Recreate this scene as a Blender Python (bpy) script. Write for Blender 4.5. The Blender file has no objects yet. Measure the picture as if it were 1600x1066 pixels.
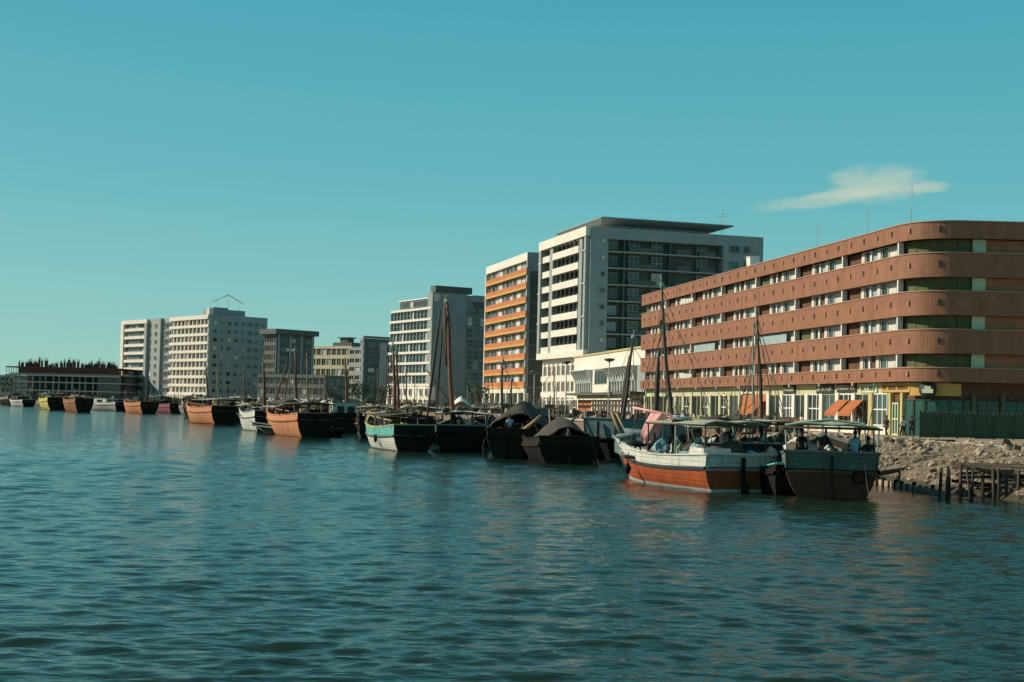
import bpy, math, random
import numpy as np
from mathutils import Vector, Matrix, noise as mnoise
R = math.radians
random.seed(7)
C = bpy.context.scene.collection
scene = bpy.context.scene

# ---------------------------------------------------------------- camera
F = 2100.0; EYE = 3.6; PITCH = R(1.8); ROLL = R(1.4); SHIFT = 36.0
CM = Matrix.Rotation(R(90) + PITCH, 3, 'X') @ Matrix.Rotation(ROLL, 3, 'Z')
cam_d = bpy.data.cameras.new('camera'); cam = bpy.data.objects.new('camera', cam_d); C.objects.link(cam)
cam.matrix_world = Matrix.Translation((0, 0, EYE)) @ CM.to_4x4()
cam_d.sensor_width = 36; cam_d.lens = F * 36 / 1600; cam_d.shift_y = SHIFT / 1600
cam_d.clip_end = 20000; cam_d.clip_start = 0.3
scene.camera = cam

# ---------------------------------------------------------------- sky and sun
SUN_AZ, SUN_EL = -80.0, 32.0          # azimuth from the view direction (+Y), negative = left
w = bpy.data.worlds.new('World'); scene.world = w; w.use_nodes = True
nt = w.node_tree; nt.nodes.clear()
def N(t, ty, **kw):
    n = t.nodes.new(ty)
    for k, v in kw.items(): setattr(n, k, v)
    return n
out = N(nt, 'ShaderNodeOutputWorld'); bg = N(nt, 'ShaderNodeBackground'); bg.inputs[1].default_value = 0.1
sky = N(nt, 'ShaderNodeTexSky', sky_type='NISHITA'); sky.sun_disc = False
sky.sun_elevation = R(SUN_EL); sky.sun_rotation = R(SUN_AZ); sky.dust_density = 1.0; sky.air_density = 1.0; sky.ozone_density = 1.5
tc = N(nt, 'ShaderNodeTexCoord'); sep = N(nt, 'ShaderNodeSeparateXYZ'); nt.links.new(tc.outputs['Generated'], sep.inputs[0])
ramp = N(nt, 'ShaderNodeValToRGB'); nt.links.new(sep.outputs['Z'], ramp.inputs[0])
cr = ramp.color_ramp
SKY = [(0.0, (3.4, 6.3, 5.5)), (0.06, (2.35, 5.7, 5.4)), (0.16, (1.2, 4.75, 5.2)), (0.30, (0.55, 3.8, 4.75)), (0.5, (0.65, 2.5, 3.4)), (1.0, (0.4, 1.3, 2.3))]
cr.elements[0].position = 0; cr.elements[1].position = 1
for p, c in SKY[1:-1]: cr.elements.new(p)
for e, (p, c) in zip(cr.elements, SKY): e.position = p; e.color = (c[0] / 10, c[1] / 10, c[2] / 10, 1)
sc10 = N(nt, 'ShaderNodeVectorMath', operation='SCALE'); sc10.inputs['Scale'].default_value = 10
nt.links.new(ramp.outputs[0], sc10.inputs[0])
mx = N(nt, 'ShaderNodeMix', data_type='RGBA'); mx.inputs[0].default_value = 0.87
nt.links.new(sky.outputs[0], mx.inputs[6]); nt.links.new(sc10.outputs[0], mx.inputs[7])
last = mx.outputs[2]
# thin wisps of cloud over the right hand roofs
def cloud(last, px, py, wx, wy, ang, amt, seed):
    d = (CM @ Vector(((px - 800) / F, (533 - py + SHIFT) / F, -1))).normalized()
    right = Vector((d.y, -d.x, 0)).normalized(); up = right.cross(d)
    r2 = right * math.cos(ang) + up * math.sin(ang); u2 = -right * math.sin(ang) + up * math.cos(ang)
    nz = N(nt, 'ShaderNodeTexNoise'); nz.inputs['Scale'].default_value = 26; nz.inputs['Detail'].default_value = 8; nz.inputs['Roughness'].default_value = 0.62; nz.inputs['Distortion'].default_value = 0.5
    mp = N(nt, 'ShaderNodeMapping'); mp.inputs['Location'].default_value = (seed, seed, 0); mp.inputs['Scale'].default_value = (1, 1, 3.0)
    nt.links.new(tc.outputs['Generated'], mp.inputs[0]); nt.links.new(mp.outputs[0], nz.inputs[0])
    def dot(v, s):
        a = N(nt, 'ShaderNodeVectorMath', operation='DOT_PRODUCT'); a.inputs[1].default_value = v
        nt.links.new(tc.outputs['Generated'], a.inputs[0])
        m = N(nt, 'ShaderNodeMath', operation='DIVIDE'); m.inputs[1].default_value = s; nt.links.new(a.outputs['Value'], m.inputs[0])
        p = N(nt, 'ShaderNodeMath', operation='POWER'); p.inputs[1].default_value = 2
        ab = N(nt, 'ShaderNodeMath', operation='ABSOLUTE'); nt.links.new(m.outputs[0], ab.inputs[0]); nt.links.new(ab.outputs[0], p.inputs[0]); return p.outputs[0]
    s = N(nt, 'ShaderNodeMath', operation='ADD'); nt.links.new(dot(r2, wx / F), s.inputs[0]); nt.links.new(dot(u2, wy / F), s.inputs[1])
    ns = N(nt, 'ShaderNodeMath', operation='MULTIPLY_ADD'); ns.inputs[1].default_value = -1.9; ns.inputs[2].default_value = 1.95
    nt.links.new(nz.outputs[0], ns.inputs[0])
    df = N(nt, 'ShaderNodeMath', operation='SUBTRACT'); nt.links.new(ns.outputs[0], df.inputs[0]); nt.links.new(s.outputs[0], df.inputs[1])
    fr = N(nt, 'ShaderNodeVectorMath', operation='DOT_PRODUCT'); fr.inputs[1].default_value = d; nt.links.new(tc.outputs['Generated'], fr.inputs[0])
    gt = N(nt, 'ShaderNodeMath', operation='GREATER_THAN'); gt.inputs[1].default_value = 0.5; nt.links.new(fr.outputs['Value'], gt.inputs[0])
    mr = N(nt, 'ShaderNodeMapRange', interpolation_type='SMOOTHSTEP'); mr.inputs['From Min'].default_value = 0.0; mr.inputs['From Max'].default_value = 1.1
    mr.inputs['To Max'].default_value = amt; nt.links.new(df.outputs[0], mr.inputs[0])
    mu = N(nt, 'ShaderNodeMath', operation='MULTIPLY'); nt.links.new(mr.outputs[0], mu.inputs[0]); nt.links.new(gt.outputs[0], mu.inputs[1])
    m2 = N(nt, 'ShaderNodeMix', data_type='RGBA'); nt.links.new(mu.outputs[0], m2.inputs[0]); nt.links.new(last, m2.inputs[6])
    m2.inputs[7].default_value = (5.6, 6.4, 5.0, 1); return m2.outputs[2]
last = cloud(last, 1368, 289, 85, 34, R(2), 0.6, 3.1)
last = cloud(last, 1275, 313, 120, 13, R(7), 0.42, 9.4)
last = cloud(last, 1335, 302, 90, 9, R(5), 0.45, 5.2)
last = cloud(last, 1452, 293, 40, 10, R(3), 0.6, 1.7)
nt.links.new(last, bg.inputs[0]); nt.links.new(bg.outputs[0], out.inputs[0])

sd = bpy.data.lights.new('sun', 'SUN'); so = bpy.data.objects.new('sun', sd); C.objects.link(so)
sd.energy = 5.0; sd.angle = R(0.5); sd.color = (1.0, 0.86, 0.67)
sv = Vector((math.sin(R(SUN_AZ)) * math.cos(R(SUN_EL)), math.cos(R(SUN_AZ)) * math.cos(R(SUN_EL)), math.sin(R(SUN_EL))))
so.rotation_euler = (sv).to_track_quat('Z', 'Y').to_euler()
so.location = sv * 100
vs = scene.view_settings; vs.view_transform = 'Standard'; vs.look = 'None'; vs.gamma = 1; vs.exposure = 0.0; vs.use_curve_mapping = False

# ---------------------------------------------------------------- helpers
def ray(px, py): return CM @ Vector(((px - 800) / F, (533 - py + SHIFT) / F, -1))
def at(px, py, Y):
    d = ray(px, py); return Vector((0, 0, EYE)) + d * (Y / d.y)
def on(px, py, z=0.0):
    d = ray(px, py); t = (z - EYE) / d.z; return Vector((0, 0, EYE)) + d * t
def xat(px, Y, z=1.8):
    inv = CM.transposed(); a = (px - 800) / F
    # local = inv @ (X, Y, z-EYE);  lx = -a*lz
    rx, rz = inv[0], inv[2]
    k = rx + rz * a
    return -(k[1] * Y + k[2] * (z - EYE)) / k[0]

def tag(o, label=None, cat=None, group=None, kind=None):
    if label: o['label'] = label
    if cat: o['category'] = cat
    if group: o['group'] = group
    if kind: o['kind'] = kind
    return o
def empty(name, loc, rz=0.0, label=None, cat=None, group=None):
    o = bpy.data.objects.new(name, None); C.objects.link(o); o.location = loc; o.rotation_euler = (0, 0, rz)
    o.empty_display_size = 0.5
    return tag(o, label, cat, group)
def link(name, me, parent=None, loc=(0, 0, 0), rot=(0, 0, 0), mat=None):
    o = bpy.data.objects.new(name, me); C.objects.link(o); o.location = loc; o.rotation_euler = rot
    if parent is not None: o.parent = parent
    return o
class MB:
    def __init__(s): s.v = []; s.f = []; s.m = []; s.cm = 0; s.sm = []
    def add(s, vs, fs, smooth=False, mats=None):
        b = len(s.v); s.v += [tuple(v) for v in vs]
        for i, f in enumerate(fs):
            s.f.append(tuple(b + k for k in f)); s.m.append(mats[i] if mats else s.cm); s.sm.append(smooth)
    def box(s, x0, x1, y0, y1, z0, z1):
        v = [(x0, y0, z0), (x1, y0, z0), (x1, y1, z0), (x0, y1, z0), (x0, y0, z1), (x1, y0, z1), (x1, y1, z1), (x0, y1, z1)]
        s.add(v, [(0, 3, 2, 1), (4, 5, 6, 7), (0, 1, 5, 4), (1, 2, 6, 5), (2, 3, 7, 6), (3, 0, 4, 7)])
    def tube(s, pts, rs, n=8, cap=True):
        pts = [Vector(p) for p in pts]
        if not isinstance(rs, (list, tuple)): rs = [rs] * len(pts)
        vs = []; fs = []
        for i, p in enumerate(pts):
            d = (pts[min(i + 1, len(pts) - 1)] - pts[max(i - 1, 0)]).normalized()
            a = d.orthogonal().normalized() if abs(d.z) > 0.9 else d.cross(Vector((0, 0, 1))).normalized()
            if abs(d.z) > 0.9: a = (Vector((1, 0, 0)) - d * d.x).normalized()
            b = d.cross(a)
            for k in range(n):
                t = 2 * math.pi * k / n; vs.append(p + (a * math.cos(t) + b * math.sin(t)) * rs[i])
        for i in range(len(pts) - 1):
            for k in range(n): fs.append((i * n + k, i * n + (k + 1) % n, (i + 1) * n + (k + 1) % n, (i + 1) * n + k))
        if cap: fs.append(tuple(range(n))[::-1]); fs.append(tuple(range((len(pts) - 1) * n, len(pts) * n)))
        s.add(vs, fs, True)
    def blob(s, c, r, seed=0, n=8, rough=0.25):
        vs = []; fs = []; m = n // 2 + 1
        for i in range(m + 1):
            ph = math.pi * i / m
            for k in range(n):
                th = 2 * math.pi * k / n
                d = Vector((math.sin(ph) * math.cos(th), math.sin(ph) * math.sin(th), math.cos(ph)))
                q = 1 + rough * mnoise.noise(d * 1.7 + Vector((seed * 3.7, seed, 0)))*2
                vs.append((c[0] + d.x * r[0] * q, c[1] + d.y * r[1] * q, c[2] + d.z * r[2] * q))
        for i in range(m):
            for k in range(n): fs.append((i * n + k, i * n + (k + 1) % n, (i + 1) * n + (k + 1) % n, (i + 1) * n + k))
        s.add(vs, [f[::-1] for f in fs], False)
    def mesh(s, name, mats):
        me = bpy.data.meshes.new(name); me.from_pydata(s.v, [], s.f)
        if not isinstance(mats, (list, tuple)): mats = [mats]
        for m in mats: me.materials.append(m)
        if len(mats) > 1: me.polygons.foreach_set('material_index', s.m)
        me.polygons.foreach_set('use_smooth', s.sm)
        me.update(); return me
    def obj(s, name, mats, parent=None, loc=(0, 0, 0), rot=(0, 0, 0)):
        return link(name, s.mesh(name, mats), parent, loc, rot)

# ---------------------------------------------------------------- materials
def mat(name, col, rough=0.7, var=0.12, scale=1.0, bump=0.0, bscale=8.0, metal=0.0, stain=0.0, stretch=(1, 1, 1), dirt=(0.25, 0.22, 0.18), spec=0.4, coat=0):
    m = bpy.data.materials.new(name); m.use_nodes = True; t = m.node_tree; b = t.nodes['Principled BSDF']
    b.inputs['Roughness'].default_value = rough; b.inputs['Metallic'].default_value = metal; b.inputs['Specular IOR Level'].default_value = spec
    tc = N(t, 'ShaderNodeTexCoord'); mp = N(t, 'ShaderNodeMapping'); mp.inputs['Scale'].default_value = stretch
    t.links.new(tc.outputs['Object'], mp.inputs[0])
    geo = N(t, 'ShaderNodeObjectInfo'); addv = N(t, 'ShaderNodeVectorMath', operation='ADD')
    t.links.new(mp.outputs[0], addv.inputs[0]); t.links.new(geo.outputs['Location'], addv.inputs[1])
    nz = N(t, 'ShaderNodeTexNoise'); nz.inputs['Scale'].default_value = scale; nz.inputs['Detail'].default_value = 6; nz.inputs['Roughness'].default_value = 0.65
    t.links.new(addv.outputs[0], nz.inputs[0])
    r = N(t, 'ShaderNodeMapRange'); r.inputs['From Min'].default_value = 0.3; r.inputs['From Max'].default_value = 0.7
    r.inputs['To Min'].default_value = 1 - var; r.inputs['To Max'].default_value = 1 + var
    t.links.new(nz.outputs[0], r.inputs[0])
    sc = N(t, 'ShaderNodeVectorMath', operation='SCALE'); sc.inputs[0].default_value = col; t.links.new(r.outputs[0], sc.inputs['Scale'])
    o = sc.outputs[0]
    if stain:
        mp2 = N(t, 'ShaderNodeMapping'); mp2.inputs['Scale'].default_value = (1.3, 1.3, 0.22); t.links.new(addv.outputs[0], mp2.inputs[0])
        n2 = N(t, 'ShaderNodeTexNoise'); n2.inputs['Scale'].default_value = scale * 1.6; n2.inputs['Detail'].default_value = 8; n2.inputs['Roughness'].default_value = 0.7
        t.links.new(mp2.outputs[0], n2.inputs[0])
        r2 = N(t, 'ShaderNodeMapRange'); r2.inputs['From Min'].default_value = 0.5; r2.inputs['From Max'].default_value = 0.72; r2.inputs['To Max'].default_value = stain
        t.links.new(n2.outputs[0], r2.inputs[0])
        mm = N(t, 'ShaderNodeMix', data_type='RGBA'); t.links.new(r2.outputs[0], mm.inputs[0]); t.links.new(o, mm.inputs[6])
        mm.inputs[7].default_value = (*dirt, 1); o = mm.outputs[2]
    t.links.new(o, b.inputs['Base Color'])
    if bump:
        nb = N(t, 'ShaderNodeTexNoise'); nb.inputs['Scale'].default_value = bscale; nb.inputs['Detail'].default_value = 4
        t.links.new(mp.outputs[0], nb.inputs[0]); bp = N(t, 'ShaderNodeBump'); bp.inputs['Strength'].default_value = 0.6; bp.inputs['Distance'].default_value = bump
        t.links.new(nb.outputs[0], bp.inputs['Height']); t.links.new(bp.outputs[0], b.inputs['Normal'])
    return m
def planks(m, pitch=0.22, depth=0.012, vert=False, dirt=0.32, wid=0.09):
    """adds fine plank seams to a painted timber material"""
    t = m.node_tree; b = t.nodes['Principled BSDF']; tc = N(t, 'ShaderNodeTexCoord'); sp = N(t, 'ShaderNodeSeparateXYZ'); t.links.new(tc.outputs['Object'], sp.inputs[0])
    d = N(t, 'ShaderNodeMath', operation='DIVIDE'); d.inputs[1].default_value = pitch; t.links.new(sp.outputs['X' if vert else 'Z'], d.inputs[0])
    fr = N(t, 'ShaderNodeMath', operation='PINGPONG'); fr.inputs[1].default_value = 0.5; t.links.new(d.outputs[0], fr.inputs[0])
    mr = N(t, 'ShaderNodeMapRange'); mr.inputs['From Max'].default_value = wid; t.links.new(fr.outputs[0], mr.inputs[0])
    bp = N(t, 'ShaderNodeBump'); bp.inputs['Distance'].default_value = depth; bp.inputs['Strength'].default_value = 1
    t.links.new(mr.outputs[0], bp.inputs['Height']); 
    if b.inputs['Normal'].links: t.links.new(b.inputs['Normal'].links[0].from_socket, bp.inputs['Normal'])
    t.links.new(bp.outputs[0], b.inputs['Normal'])
    # seams collect dirt
    src = b.inputs['Base Color'].links[0].from_socket
    mm = N(t, 'ShaderNodeMix', data_type='RGBA'); inv = N(t, 'ShaderNodeMapRange'); inv.inputs['To Min'].default_value = dirt; inv.inputs['To Max'].default_value = 0
    inv.inputs['From Max'].default_value = wid; t.links.new(fr.outputs[0], inv.inputs[0]); t.links.new(inv.outputs[0], mm.inputs[0]); t.links.new(src, mm.inputs[6]); mm.inputs[7].default_value = (0.05, 0.035, 0.025, 1)
    t.links.new(mm.outputs[2], b.inputs['Base Color']); return m
M = {}
def A(k, *a, **kw): M[k] = mat(k, *a, **kw); return M[k]
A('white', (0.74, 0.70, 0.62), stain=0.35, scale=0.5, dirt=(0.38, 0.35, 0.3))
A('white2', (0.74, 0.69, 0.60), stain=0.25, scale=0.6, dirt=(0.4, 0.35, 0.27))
A('trim', (0.74, 0.72, 0.66), var=0.06)
A('concrete', (0.36, 0.37, 0.35), stain=0.3, scale=0.4)
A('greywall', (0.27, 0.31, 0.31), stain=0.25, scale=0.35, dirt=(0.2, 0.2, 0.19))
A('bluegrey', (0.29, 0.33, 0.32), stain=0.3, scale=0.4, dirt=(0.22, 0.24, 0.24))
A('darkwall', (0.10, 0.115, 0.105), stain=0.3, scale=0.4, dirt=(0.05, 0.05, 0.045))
A('lowband', (0.15, 0.155, 0.14), stain=0.3, scale=0.5, dirt=(0.1, 0.1, 0.09))
A('recess', (0.12, 0.13, 0.12), var=0.2)
A('cream', (0.60, 0.53, 0.38), stain=0.3, scale=0.5)
A('yellow', (0.52, 0.43, 0.17), stain=0.25, scale=0.8)
A('paleyellow', (0.52, 0.50, 0.30), stain=0.3, scale=0.8)
A('ochre', (0.52, 0.32, 0.09), var=0.15, scale=0.7)
A('orange', (0.50, 0.165, 0.06), var=0.2, scale=0.7, stain=0.2, dirt=(0.3, 0.12, 0.06))
A('brick', (0.42, 0.17, 0.08), var=0.18, scale=1.5, stain=0.2)
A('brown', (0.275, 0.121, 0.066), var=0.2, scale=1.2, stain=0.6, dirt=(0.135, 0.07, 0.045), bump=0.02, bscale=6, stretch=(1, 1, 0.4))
A('browntrim', (0.42, 0.25, 0.17), var=0.1)
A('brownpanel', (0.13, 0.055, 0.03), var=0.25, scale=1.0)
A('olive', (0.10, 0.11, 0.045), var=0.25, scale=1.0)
A('curtain', (0.60, 0.57, 0.50), var=0.15, scale=2.0)
A('bluepanel', (0.28, 0.38, 0.40), var=0.15)
A('glass', (0.018, 0.03, 0.028), rough=0.12, var=0.3, spec=0.6)
A('glass2', (0.06, 0.10, 0.10), rough=0.15, var=0.3, spec=0.6)
A('greenglass', (0.03, 0.10, 0.085), rough=0.2, var=0.3)
A('green', (0.05, 0.085, 0.05), var=0.25, scale=0.8, stain=0.3, dirt=(0.04, 0.05, 0.035), metal=0.0)
A('awning', (0.40, 0.13, 0.045), var=0.15, rough=0.9)
A('signdark', (0.03, 0.035, 0.035)); A('signlight', (0.55, 0.62, 0.42), var=0.1)
A('metal', (0.30, 0.31, 0.30), metal=0.4, rough=0.5); A('steel_dark', (0.06, 0.06, 0.055), rough=0.6)
A('rust', (0.13, 0.05, 0.028), var=0.35, scale=2)
A('road', (0.09, 0.088, 0.08), var=0.15, rough=0.9); A('kerb', (0.38, 0.36, 0.31), stain=0.3)
A('sand', (0.33, 0.255, 0.16), var=0.25, scale=0.25, rough=0.95, bump=0.08, bscale=2.5)
A('rubble', (0.20, 0.145, 0.09), var=0.5, scale=1.2, rough=0.95, bump=0.15, bscale=5, stain=0.5, dirt=(0.11, 0.09, 0.07))
A('stone', (0.36, 0.29, 0.20), var=0.3, scale=2.0, rough=0.95, bump=0.05, bscale=5)
A('stone2', (0.15, 0.105, 0.065), var=0.35, scale=2.0, rough=0.95, bump=0.05, bscale=5)
planks(M['brown'], 2.9, .012, True, .30, .010); planks(M['brown'], .30, .006, False, .10, .12)
# boats
def P(k, c, **kw):
    kw.setdefault('stain', 0.45); kw.setdefault('scale', 1.1); kw.setdefault('var', 0.18); kw.setdefault('rough', 0.75); kw.setdefault('spec', 0.15)
    return planks(mat(k, c, **kw))
M['hull_red'] = P('hull_red', (0.40, 0.085, 0.03), dirt=(0.27, 0.135, 0.07), stain=0.8, scale=1.6, var=0.25)
M['hull_white'] = P('hull_white', (0.60, 0.61, 0.55), dirt=(0.28, 0.28, 0.23), stain=0.7, scale=1.6)
M['hull_cyan'] = P('hull_cyan', (0.12, 0.42, 0.38), dirt=(0.1, 0.22, 0.2))
M['hull_salmon'] = P('hull_salmon', (0.60, 0.27, 0.14), dirt=(0.35, 0.17, 0.1))
M['hull_yellow'] = P('hull_yellow', (0.56, 0.52, 0.16), dirt=(0.3, 0.28, 0.12))
M['hull_brown'] = P('hull_brown', (0.33, 0.15, 0.085), dirt=(0.15, 0.08, 0.05))
M['hull_pink'] = P('hull_pink', (0.32, 0.13, 0.14), dirt=(0.15, 0.08, 0.08))
M['hull_dark'] = P('hull_dark', (0.026, 0.021, 0.015), dirt=(0.04, 0.03, 0.02))
M['hull_black'] = P('hull_black', (0.012, 0.012, 0.011), dirt=(0.022, 0.018, 0.014))
M['hull_teal'] = P('hull_teal', (0.13, 0.20, 0.20), dirt=(0.09, 0.12, 0.11))
M['hull_green'] = P('hull_green', (0.125, 0.155, 0.135), dirt=(0.07, 0.08, 0.06))
M['hull_darkred'] = P('hull_darkred', (0.13, 0.05, 0.03), dirt=(0.07, 0.035, 0.025))
M['hull_grey'] = P('hull_grey', (0.22, 0.24, 0.23), dirt=(0.13, 0.13, 0.12))
M['deck'] = planks(mat('deck', (0.20, 0.13, 0.075), var=0.25, scale=2, rough=0.85, stain=0.4), 0.3)
A('mast', (0.15, 0.055, 0.028), var=0.25, scale=2, rough=0.6, stretch=(3, 3, 0.5))
A('mastdark', (0.045, 0.033, 0.024), var=0.25, scale=2); A('poletan', (0.30, 0.21, 0.11), var=0.2, scale=2)
A('polegreen', (0.24, 0.33, 0.25), var=0.2, scale=2)
A('rope', (0.10, 0.08, 0.055), var=0.1); A('boot', (0.50, 0.56, 0.54), stain=0.5, scale=2, dirt=(0.15, 0.2, 0.17))
A('rail_dark', (0.025, 0.03, 0.035), var=0.2); A('stripe', (0.62, 0.44, 0.44), var=0.1)
A('canvas', (0.33, 0.33, 0.25), var=0.18, scale=1.2, rough=0.95, stain=0.4, bump=0.03, bscale=3)
A('canvasgreen', (0.27, 0.33, 0.23), var=0.18, scale=1.2, rough=0.95, stain=0.4, bump=0.03, bscale=3)
A('canvasdark', (0.06, 0.055, 0.045), var=0.25, scale=1.2, rough=0.95, bump=0.03, bscale=3)
A('canvaswhite', (0.68, 0.66, 0.58), var=0.12, scale=1.2, rough=0.95, stain=0.3)
A('tarpgrey', (0.13, 0.19, 0.185), var=0.25, scale=0.9, rough=0.9, stain=0.4, dirt=(0.07, 0.1, 0.1), bump=0.04, bscale=2)
A('pink', (0.70, 0.36, 0.34), var=0.1, scale=1.5, rough=0.95, bump=0.03, bscale=3)
A('bluecloth', (0.16, 0.32, 0.36), var=0.2, rough=0.9); A('sack', (0.40, 0.34, 0.24), var=0.3, scale=2, rough=0.95)
A('gear', (0.09, 0.075, 0.055), var=0.6, scale=1.5, rough=0.9); A('gearlight', (0.42, 0.42, 0.34), var=0.4, scale=1.5, rough=0.9)
A('crate', (0.33, 0.21, 0.11), var=0.3, scale=2); A('drum', (0.06, 0.16, 0.2), var=0.3, scale=2)
A('skin', (0.16, 0.075, 0.045), var=0.05, rough=0.6); A('hair', (0.012, 0.01, 0.01)); A('clothdark', (0.025, 0.024, 0.028), rough=0.9)
A('clothwhite', (0.62, 0.60, 0.54), rough=0.9); A('clothblue', (0.22, 0.42, 0.5), rough=0.9); A('leaf', (0.035, 0.06, 0.025), var=0.5, scale=1.5); A('bark', (0.08, 0.055, 0.035))

# ---------------------------------------------------------------- water
def water_mat():
    m = bpy.data.materials.new('water'); m.use_nodes = True; t = m.node_tree; b = t.nodes['Principled BSDF']
    b.inputs['Base Color'].default_value = (0.013, 0.031, 0.018, 1); b.inputs['Roughness'].default_value = 0.07; b.inputs['IOR'].default_value = 1.33
    tc = N(t, 'ShaderNodeTexCoord'); prev = None
    for sx, sy, sc, dist in ((0.5, 1.5, 1.9, 0.034), (0.6, 1.7, 4.5, 0.022)):
        mp = N(t, 'ShaderNodeMapping'); mp.inputs['Scale'].default_value = (sx, sy, 1); mp.inputs['Rotation'].default_value = (0, 0, R(5 if sc < 3 else -9))
        t.links.new(tc.outputs['Object'], mp.inputs[0]); nz = N(t, 'ShaderNodeTexNoise'); nz.inputs['Scale'].default_value = sc; nz.inputs['Detail'].default_value = 2.5
        nz.inputs['Distortion'].default_value = 0.4
        t.links.new(mp.outputs[0], nz.inputs[0]); bp = N(t, 'ShaderNodeBump'); bp.inputs['Distance'].default_value = dist; bp.inputs['Strength'].default_value = 1.0
        t.links.new(nz.outputs[0], bp.inputs['Height'])
        if prev: t.links.new(prev, bp.inputs['Normal'])
        prev = bp.outputs[0]
    t.links.new(prev, b.inputs['Normal']); return m
M['water'] = water_mat()
def build_water():
    nr, nc = 1500, 640
    rr = 7 * (900 / 7) ** np.linspace(0, 1, nr); th = np.radians(np.linspace(-34, 34, nc))
    rad, ang = np.meshgrid(rr, th, indexing='ij')
    X = rad * np.sin(ang); Y = rad * np.cos(ang); Z = np.zeros_like(X)
    cell = rad * (math.log(900 / 7) / nr)
    rng = np.random.default_rng(5)
    for i in range(110):
        wl = 0.26 * 6 ** rng.random(); a = R(90) + rng.normal(0, 0.40)      # most crests lie across the view
        k = 2 * math.pi / wl; amp = 0.0041 * wl ** 0.70; ph = rng.random() * 6.28
        fade = np.clip((wl / cell - 2.5) / 3, 0, 1)
        # gusts: the ripples come in patches
        gust = 0.75 + 0.4 * np.sin(X * 0.09 + 0.05 * Y + 0.04 * i) * np.sin(Y * 0.10 + 1.1 + 0.03 * i) + 0.15 * np.sin(X * 0.4 - 0.2 * Y + 0.2 * i)
        Z += amp * gust * fade * np.sin(k * (X * math.cos(a) + Y * math.sin(a)) + ph)
    co = np.stack([X, Y, Z], -1).reshape(-1, 3)
    idx = np.arange(nr * nc).reshape(nr, nc)
    q = np.stack([idx[:-1, :-1], idx[:-1, 1:], idx[1:, 1:], idx[1:, :-1]], -1).reshape(-1, 4)[:, ::-1]
    me = bpy.data.meshes.new('water'); me.vertices.add(len(co)); me.vertices.foreach_set('co', co.astype(np.float32).ravel())
    me.loops.add(q.size); me.loops.foreach_set('vertex_index', q.astype(np.int32).ravel()); me.polygons.add(len(q))
    me.polygons.foreach_set('loop_start', np.arange(0, q.size, 4, dtype=np.int32)); me.polygons.foreach_set('loop_total', np.full(len(q), 4, dtype=np.int32))
    me.polygons.foreach_set('use_smooth', np.ones(len(q), dtype=bool)); me.materials.append(M['water']); me.update(calc_edges=True); me.validate()
    tag(link('water', me), kind='structure')
    mb = MB(); mb.add([(-9000, -3000, -0.35), (9000, -3000, -0.35), (9000, 9000, -0.35), (-9000, 9000, -0.35)], [(0, 1, 2, 3)])
    tag(mb.obj('open_water', M['water']), kind='structure')
build_water()

# ---------------------------------------------------------------- land
SHORE = [(26, 20), (24.5, 50), (21, 62), (21, 78), (17.5, 96), (15.5, 120), (13, 160), (8, 215), (0, 262), (-14, 300), (-34, 335), (-62, 372), (-96, 410), (-140, 448), (-190, 478), (-260, 500), (-420, 520), (-900, 530)]
GZ = 1.8
def shore_pts(step):
    p = []
    for (x0, y0), (x1, y1) in zip(SHORE, SHORE[1:]):
        n = max(1, int(math.hypot(x1 - x0, y1 - y0) / step))
        for i in range(n): p.append((x0 + (x1 - x0) * i / n, y0 + (y1 - y0) * i / n))
    p.append(SHORE[-1]); return p
def build_land():
    pts = shore_pts(1.1); mb = MB(); n = len(pts); prof = [(-1.2, -0.7), (0, 0.0), (0.7, 0.45), (1.6, 0.65), (2.6, 0.85), (3.6, 1.15), (4.6, 1.35), (5.6, 1.55), (6.6, 1.7), (7.6, 1.78), (8.6, GZ)]
    vs = []; nj = len(prof)
    for i, (x, y) in enumerate(pts):
        a = pts[max(0, i - 3)]; b = pts[min(n - 1, i + 3)]; d = Vector((b[0] - a[0], b[1] - a[1])).normalized(); nx, ny = d.y, -d.x
        wd = 1.0 if y < 130 else 0.45
        for j, (o, z) in enumerate(prof):
            q = Vector((x, y, 0)) + Vector((nx, ny, 0)) * o * wd
            h = mnoise.noise(Vector((q.x * 0.5, q.y * 0.5, 1))) * 0.30 + mnoise.noise(Vector((q.x * 1.7, q.y * 1.7, 5))) * 0.20
            e = 0 if j in (nj - 1,) else (0.3 if j == 1 else 1)
            vs.append((q.x, q.y, z + h * e * (1 if y < 130 else 0.3)))
    fs = []
    for i in range(n - 1):
        for j in range(nj - 1): fs.append((i * nj + j, i * nj + j + 1, (i + 1) * nj + j + 1, (i + 1) * nj + j))
    mb.add(vs, [f[::-1] for f in fs], True)
    tag(mb.obj('bank_slope', M['rubble']), kind='structure')
    # flat ground behind the bank, out to the horizon
    inner = [vs[i * nj + nj - 1] for i in range(n)]
    mb = MB(); far = [(9000, v[1] if i else -3000, GZ) for i, v in enumerate(inner)]
    v2 = []; f2 = []
    for i, v in enumerate(inner):
        v2.append(v); v2.append((9000, v[1] * 10 if v[1] > 300 else v[1] + max(0, (v[1] - 100)) * 8, GZ))
    v2[1] = (9000, -3000, GZ)
    for i in range(n - 1): f2.append((2 * i, 2 * i + 1, 2 * i + 3, 2 * i + 2))
    mb.add(v2, f2); L = len(v2)
    mb.add([inner[-1], (-9000, 560, GZ), (-9000, 12000, GZ), (9000, 12000, GZ), v2[-1]], [(4, 3, 2, 1, 0)])
    o = mb.obj('ground', M['sand']); tag(o, kind='structure')
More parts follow.
